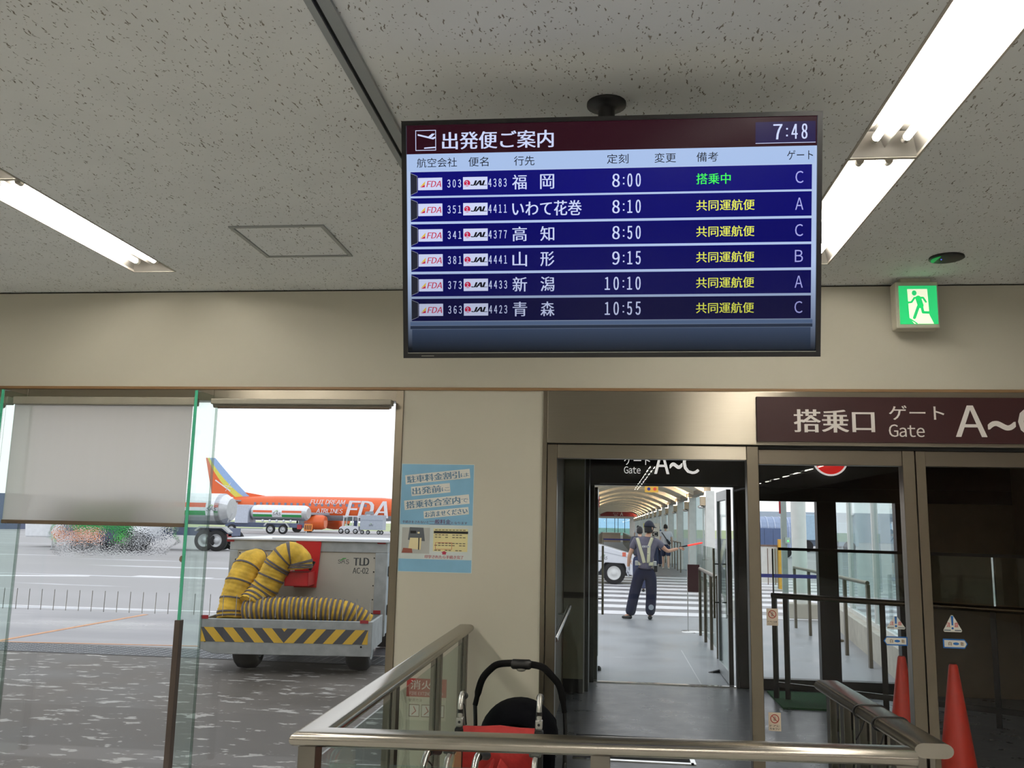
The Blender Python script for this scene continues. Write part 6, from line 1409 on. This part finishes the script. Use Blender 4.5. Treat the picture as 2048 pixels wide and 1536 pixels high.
# green truck with orange hazard fences seen through the wet pane
gtk = thing('service_truck', 'bright green service truck blurred by the condensation below the blind', 'truck', (gA(200, 1100).x, yA-3, 0))
yG_ = 41.0; gG = lambda px, py: at(px, py, y=yG_)
B(mat('truck green', (48, 150, 76), .4)).box((gG(140, 1075).x, yG_, .95), (gG(262, 1075).x, yG_+2.0, 2.3)).obj('body', gtk, .08)
B(mat('lime panel', (90, 196, 90), .4)).box((gG(236, 1075).x, yG_-.3, .5), (gG(250, 1075).x, yG_+.2, .82)).obj('step', gtk)
B(M_FRM).box((gG(130, 1075).x, yG_+.2, .5), (gG(285, 1075).x, yG_+1.8, .95)).obj('chassis', gtk); B(M_TANKW).box((gG(262, 1075).x, yG_, .6), (gG(290, 1075).x, yG_+2.0, 2.0)).obj('cab', gtk, .1)
for px in (160, 250, 276): wheel2(gtk, gG(px, 1100).x, yG_-.02, .48)
for i, (px, lb) in enumerate(((146, 'leftmost orange hazard fence seen through the wet pane'), (183, 'middle orange hazard fence seen through the wet pane'), (214, 'rightmost orange hazard fence seen through the wet pane'))):
    c = gG(px, 1100); hf_ = thing('hazard_fence', lb, 'fence', (c.x, yG_-1.2, 0), group='hazard fences by the green truck')
    b = B([mat('hazard orange', (234, 138, 60), .5), M_TANKW, M_BLACK]); b.box((c.x-.36, yG_-1.22, .45), (c.x+.36, yG_-1.18, 1.0), 0)
    for k in range(3): b.prism([(-.3+.22*k, .45), (-.2+.22*k, .45), (-.08+.22*k, 1.0), (-.18+.22*k, 1.0)], (c.x, yG_-1.225, 0), X1, Z1, -Y1*.004, 1 if k != 1 else 2)
    b.obj('panel', hf_); b = B(M_TANK)
    for e in (-1, 1): b.tube([(c.x+e*.33, yG_-1.2, 0), (c.x+e*.33, yG_-1.2, 1.05)], .025, 8); b.box((c.x+e*.33-.05, yG_-1.4, 0), (c.x+e*.33+.05, yG_-1.0, .04))
    b.obj('legs', hf_)
# far tanker
yF = 98.0; gF = lambda px, py: at(px, py, y=yF)
tf = thing('fuel_tanker', 'smaller far fuel tanker parked in front of the orange aeroplane', 'fuel tanker', (gF(550, 1060).x, yF+1.2, 0))
zz = [gF(560, p).z for p in (1021, 1025.5, 1029, 1034)]
fx0, fx1 = gF(497, 1030).x, gF(610, 1030).x
tank(tf, fx0, fx1, yF+1.25, (gF(560, 1010).z+gF(560, 1041).z)/2, 1.2, (gF(560, 1010).z-gF(560, 1041).z)/2, zz, 1, gF(553, 1027).x, 1.0, .58)
B(mat('tanker locker', (196, 202, 216), .4)).box((gF(470, 1030).x, yF, gF(480, 1046).z), (gF(496, 1030).x, yF+2.4, gF(480, 1009).z)).obj('locker', tf, .05)
B(M_FRM).box((gF(448, 1050).x, yF+.3, .75), (gF(608, 1050).x, yF+2.2, 1.25)).obj('chassis', tf)
B(M_TANK).prism([(gF(527, 1050).x, .95), (gF(532, 1045).x, 1.28), (gF(573, 1045).x, 1.28), (gF(579, 1052).x, .8), (gF(577, 1052).x, .75), (gF(571, 1047).x, 1.2), (gF(534, 1047).x, 1.2), (gF(530, 1050).x, .9)], (0, yF-.05, 0), X1, Z1, Y1*.5).obj('mudguard', tf)
for px in (540, 565): wheel2(tf, gF(px, 1060).x, yF, .53)
wheel2(tf, gF(462, 1060).x, yF, .5)
b = B(M_FRM); 
for k in range(4): b.tube([(gF(452, 1050).x, yF+.2, .55+.2*k), (gF(525, 1050).x, yF+.2, .55+.2*k)], .03, 6)
b.obj('side_rails', tf)
b = B(M_TANKW)
for k in range(5): b.ball((gF(524+14*k, 1041).x, yF+.2, gF(540, 1041.5).z), .16, 10, 6)
b.obj('valves', tf); B(M_RR).box((gF(594, 1055).x, yF, .6), (gF(602, 1055).x, yF+.5, 1.1)).obj('hose_reel', tf)
c0, c1 = gF(611, 1062), gF(628, 1048); hz = thing('hazard_fence', 'orange and black hazard board at the tail of the far tanker', 'fence', (c0.x, yF-.5, 0))
b = B([mat('hazard orange', (240, 140, 60)), M_BLACK]); b.box((c0.x, yF-.5, c0.z), (c1.x, yF-.45, c1.z))
for k in range(4): xx = c0.x+(c1.x-c0.x)*(.1+.22*k); b.box((xx, yF-.505, c0.z+.15), (xx+.1, yF-.5, c1.z-.15), 1)
b.obj('board', hz); B(M_TANK).box((c0.x+.2, yF-.5, 0), (c0.x+.3, yF-.4, c0.z)).obj('leg', hz)
# aeroplane
M_PO = mat('aircraft orange', (238, 102, 38), .35, var=.02, coat=.3); M_PW = mat('aircraft white', (238, 236, 240), .35); M_PB = mat('tail light blue', (160, 190, 232), .4); M_PY = mat('tail yellow', (228, 220, 96), .4); M_PG = mat('aircraft grey', (164, 168, 176), .4)
def airliner(label, loc, rot, full=True, kx=1):
    t = thing('airliner', label, 'aeroplane', loc, rot, world=False)
    zc_ = 3.25; R_ = 1.62
    prof = [(0, -.45), (1.0, .22), (3.0, .75), (5.0, 1.12), (7.5, 1.45), (9.5, R_), (24.5, R_), (27, 1.45), (28.6, 1.0), (29.6, .45), (29.9, 0)]
    n = 32; b = B([M_PO, M_PG, M_PW]); rings = []; xs_ = []
    for i in range(len(prof)-1):
        for q in range(4): u = q/4; xs_.append((prof[i][0]*(1-u)+prof[i+1][0]*u, max(.02, prof[i][1]*(1-u)+prof[i+1][1]*u)))
    xs_.append((29.9, .02)); vs = []
    for x, r in xs_:
        up_ = max(0, (9.5-x)/9.5)**1.3*.95-max(0, (x-25)/5)**2*.3
        for j in range(n): a = 2*PI*j/n; vs.append((x, r*math.cos(a), zc_+up_+r*math.sin(a)))
    for i in range(len(xs_)-1):
        for j in range(n):
            a = 2*PI*(j+.5)/n; k = 0 if math.sin(a) > -.62 else 1
            if xs_[i][0] < 4.2-1.2*math.sin(a): k = 2
            b.add([vs[i*n+j], vs[i*n+(j+1) % n], vs[(i+1)*n+(j+1) % n], vs[(i+1)*n+j]], [(0, 1, 2, 3)], k, True)
    b.obj('fuselage', t, fixn=True)
    def fin(z): return (0.3-.62*(z-4.6)/5.4*2.2, 5.9-5.6*((z-4.6)/5.4)**.9)   # trailing, leading x by height
    b = B([M_PO, M_PY, M_PB, M_PW]); N = 10
    for i in range(N):
        za, zb_ = 4.6+5.4*i/N, 4.6+5.4*(i+1)/N
        for (u0, u1, k) in ((0, .60, 0), (.60, .83, 1), (.83, 1, 2)):
            w0, w1 = (u0-.42*((za-4.6)/5.4) if u0 else 0), (u1-.42*((za-4.6)/5.4) if u1 < 1 else 1); y0, y1 = (u0-.42*((zb_-4.6)/5.4) if u0 else 0), (u1-.42*((zb_-4.6)/5.4) if u1 < 1 else 1)
            w0, w1, y0, y1 = [max(0, min(1, q)) for q in (w0, w1, y0, y1)]
            a, c = fin(za), fin(zb_); p = [(a[0]+(a[1]-a[0])*w0, za), (a[0]+(a[1]-a[0])*w1, za), (c[0]+(c[1]-c[0])*y1, zb_), (c[0]+(c[1]-c[0])*y0, zb_)]
            if w1-w0+y1-y0 > .01: b.prism(p, (0, -.12*(1-i/N*.6), 0), X1, Z1, Y1*.24*(1-i/N*.6), k)
    b.stroke([(.6, 6.9), (2.9, 5.4)], .16, (0, -.14, 0), X1, Z1, Y1*.28, 3, False); b.stroke([(2.2, 5.4), (2.9, 6.6)], .06, (0, -.14, 0), X1, Z1, Y1*.28, 3, False); b.stroke([(2.0, 6.2), (3.1, 5.9)], .06, (0, -.14, 0), X1, Z1, Y1*.28, 3, False)
    b.obj('tail_fin', t)
    B(M_PO).prism([(3.5, 4.5), (8.5, 4.75), (5.0, 5.3)], (0, -.1, 0), X1, Z1, Y1*.2).obj('dorsal_fillet', t)
    for e in (-1, 1):
        B(M_PG).prism([(2.8, .5*e), (5.2, .6*e), (2.6, 5.0*e), (1.5, 5.0*e)], (0, 0, 4.0), X1, Y1, Z1*.18).obj('stabiliser', t)
        B(M_PG).prism([(12.0, 1.2*e), (17.8, 1.2*e), (13.4, 12.6*e), (12.2, 12.6*e)], (0, 0, 2.35), X1, Y1, Z1*.3).obj('wing', t)
        e_ = B(M_PO).lathe([(.55, 0), (.86, .5), (.98, 1.4), (.95, 2.3), (.80, 2.75), (.7, 2.7)], (15.3, 3.9*e, 1.38), X1, 28).obj('engine', t); B(M_PG).lathe([(.2, -.9), (.42, -.4), (.5, .3)], (15.3, 3.9*e, 1.38), X1, 20).obj('exhaust_cone', e_); B(M_BLACK).disc((17.95, 3.9*e, 1.38), .7, X1, .02, 24).obj('fan', e_)
        B(M_PG).box((15.5, 3.8*e-.1, 2.15), (17.4, 3.8*e+.1, 2.5)).obj('pylon', t)
        b = B(M_RUBBER)
        for dx in (-.0, .62): b.disc((13.4+dx*.5, 2.3*e+dx*.3*e, .5), .5, Y1, .28, 20)
        b.tube([(13.6, 2.45*e, .5), (13.6, 2.3*e, 2.0)], .12, 8); b.obj('main_gear', t)
    b = B(M_RUBBER); b.disc((26.2, -.2, .35), .35, Y1, .4, 18); b.tube([(26.2, 0, .35), (26.2, 0, 2.0)], .09, 8); b.obj('nose_gear', t)
    if full:
        for k in range(20): B(mat('cabin window', (130, 140, 164), .3)).prism([(-.15, -.2), (.15, -.2), (.17, 0), (.15, .2), (-.15, .2), (-.17, 0)], (7.2+.86*k, -1.58, 3.72), X1, Z1, -Y1*.02).obj('cabin_window', t)
        b = B(M_PW); yy = -1.66
        b.text('FUJI DREAM', (0, yy, 0), X1, Z1, (15.0, 3.80, 19.9, 4.42), 0, .02, .25); b.text('AIRLINES', (0, yy, 0), X1, Z1, (15.9, 2.62, 19.6, 3.22), 0, .02, .2); b.text('FDA', (0, yy-.02, 0), X1, Z1, (20.0, 2.1, 25.8, 4.35), 0, .035, .25); b.obj('fuselage_lettering', t)
    return t
yP = 118.0; px0 = at(419, 1000, y=yP)
airliner('orange aeroplane with yellow and blue tail parked beyond the tankers', (px0.x, yP+.2, 0), 0)
p2 = at(688, 1000, y=330)
airliner('far aeroplane showing only its yellow and blue tail above the orange aeroplane', (p2.x, 330, 0), math.radians(-55), False)
# white tug and container dolly under the nose
yW = 112.0; gW = lambda px, py: at(px, py, y=yW); kW = yW/F
tg_ = thing('baggage_tug', 'white baggage tug with open cab in front of the orange engine', 'baggage tug', (gW(700, 1060).x, yW, 0))
X0 = gW(678, 1060).x; u = lambda px: X0+(px-678)*kW
B(M_TW).prism([(u(678), .35), (u(718), .35), (u(718), .95), (u(700), 1.05), (u(682), .95), (u(678), .75)], (0, yW, 0), X1, Z1, Y1*1.5).obj('body', tg_, .05)
b = B(M_TW)
for px in (686, 705, 716):
    for yy in (0, 1.42): b.bar((u(px), yW+yy, .95), (u(px+1), yW+yy, 2.2), .1, .1)
b.box((u(685), yW-.05, 2.2), (u(718), yW+1.55, 2.32)); b.obj('cab_frame', tg_); B(M_FIN).box((u(686), yW+.06, 1.0), (u(705), yW+.08, 2.15)).obj('windscreen', tg_); B(mat('driver seat blue', (60, 70, 110), .6)).box((u(706), yW+.4, .95), (u(712), yW+1.1, 1.7)).obj('seat', tg_)
for px in (682, 695, 712): wheel2(tg_, u(px), yW-.03, .34, .2)
dl = thing('container_dolly', 'grey wheeled container behind the white baggage tug', 'container dolly', (u(744), yW, 0))
B(mat('container grey', (176, 184, 196), .5, .2)).box((u(721), yW, .55), (u(768), yW+1.7, 2.45)).obj('box', dl, .03); B(mat('container seam', (150, 158, 172), .5)).box((u(721), yW-.02, 1.75), (u(768), yW, 1.82)).obj('seam', dl)
b = B([mat('logo dark', (52, 60, 66)), mat('logo leaf', (150, 200, 90))]); sas(b, u(744), 1.15, .6, yW-.03); b.obj('box_logo', dl)
B(mat('container flap', (150, 154, 160), .5)).prism([(u(728), 2.5), (u(748), 2.5), (u(746), 2.95), (u(730), 2.9)], (0, yW+.3, 0), X1, Z1, Y1*.1).obj('flap', dl)
for px in (726, 738, 760, 766): wheel2(dl, u(px), yW-.02, .26, .16)
tag(B(M_FRM).box((at(0, 1020, y=90).x-14, 90, 0), (at(14, 1020, y=90).x, 96, at(0, 986, y=90).z)).obj('building'), 'small navy blue building at the far left edge', 'building')
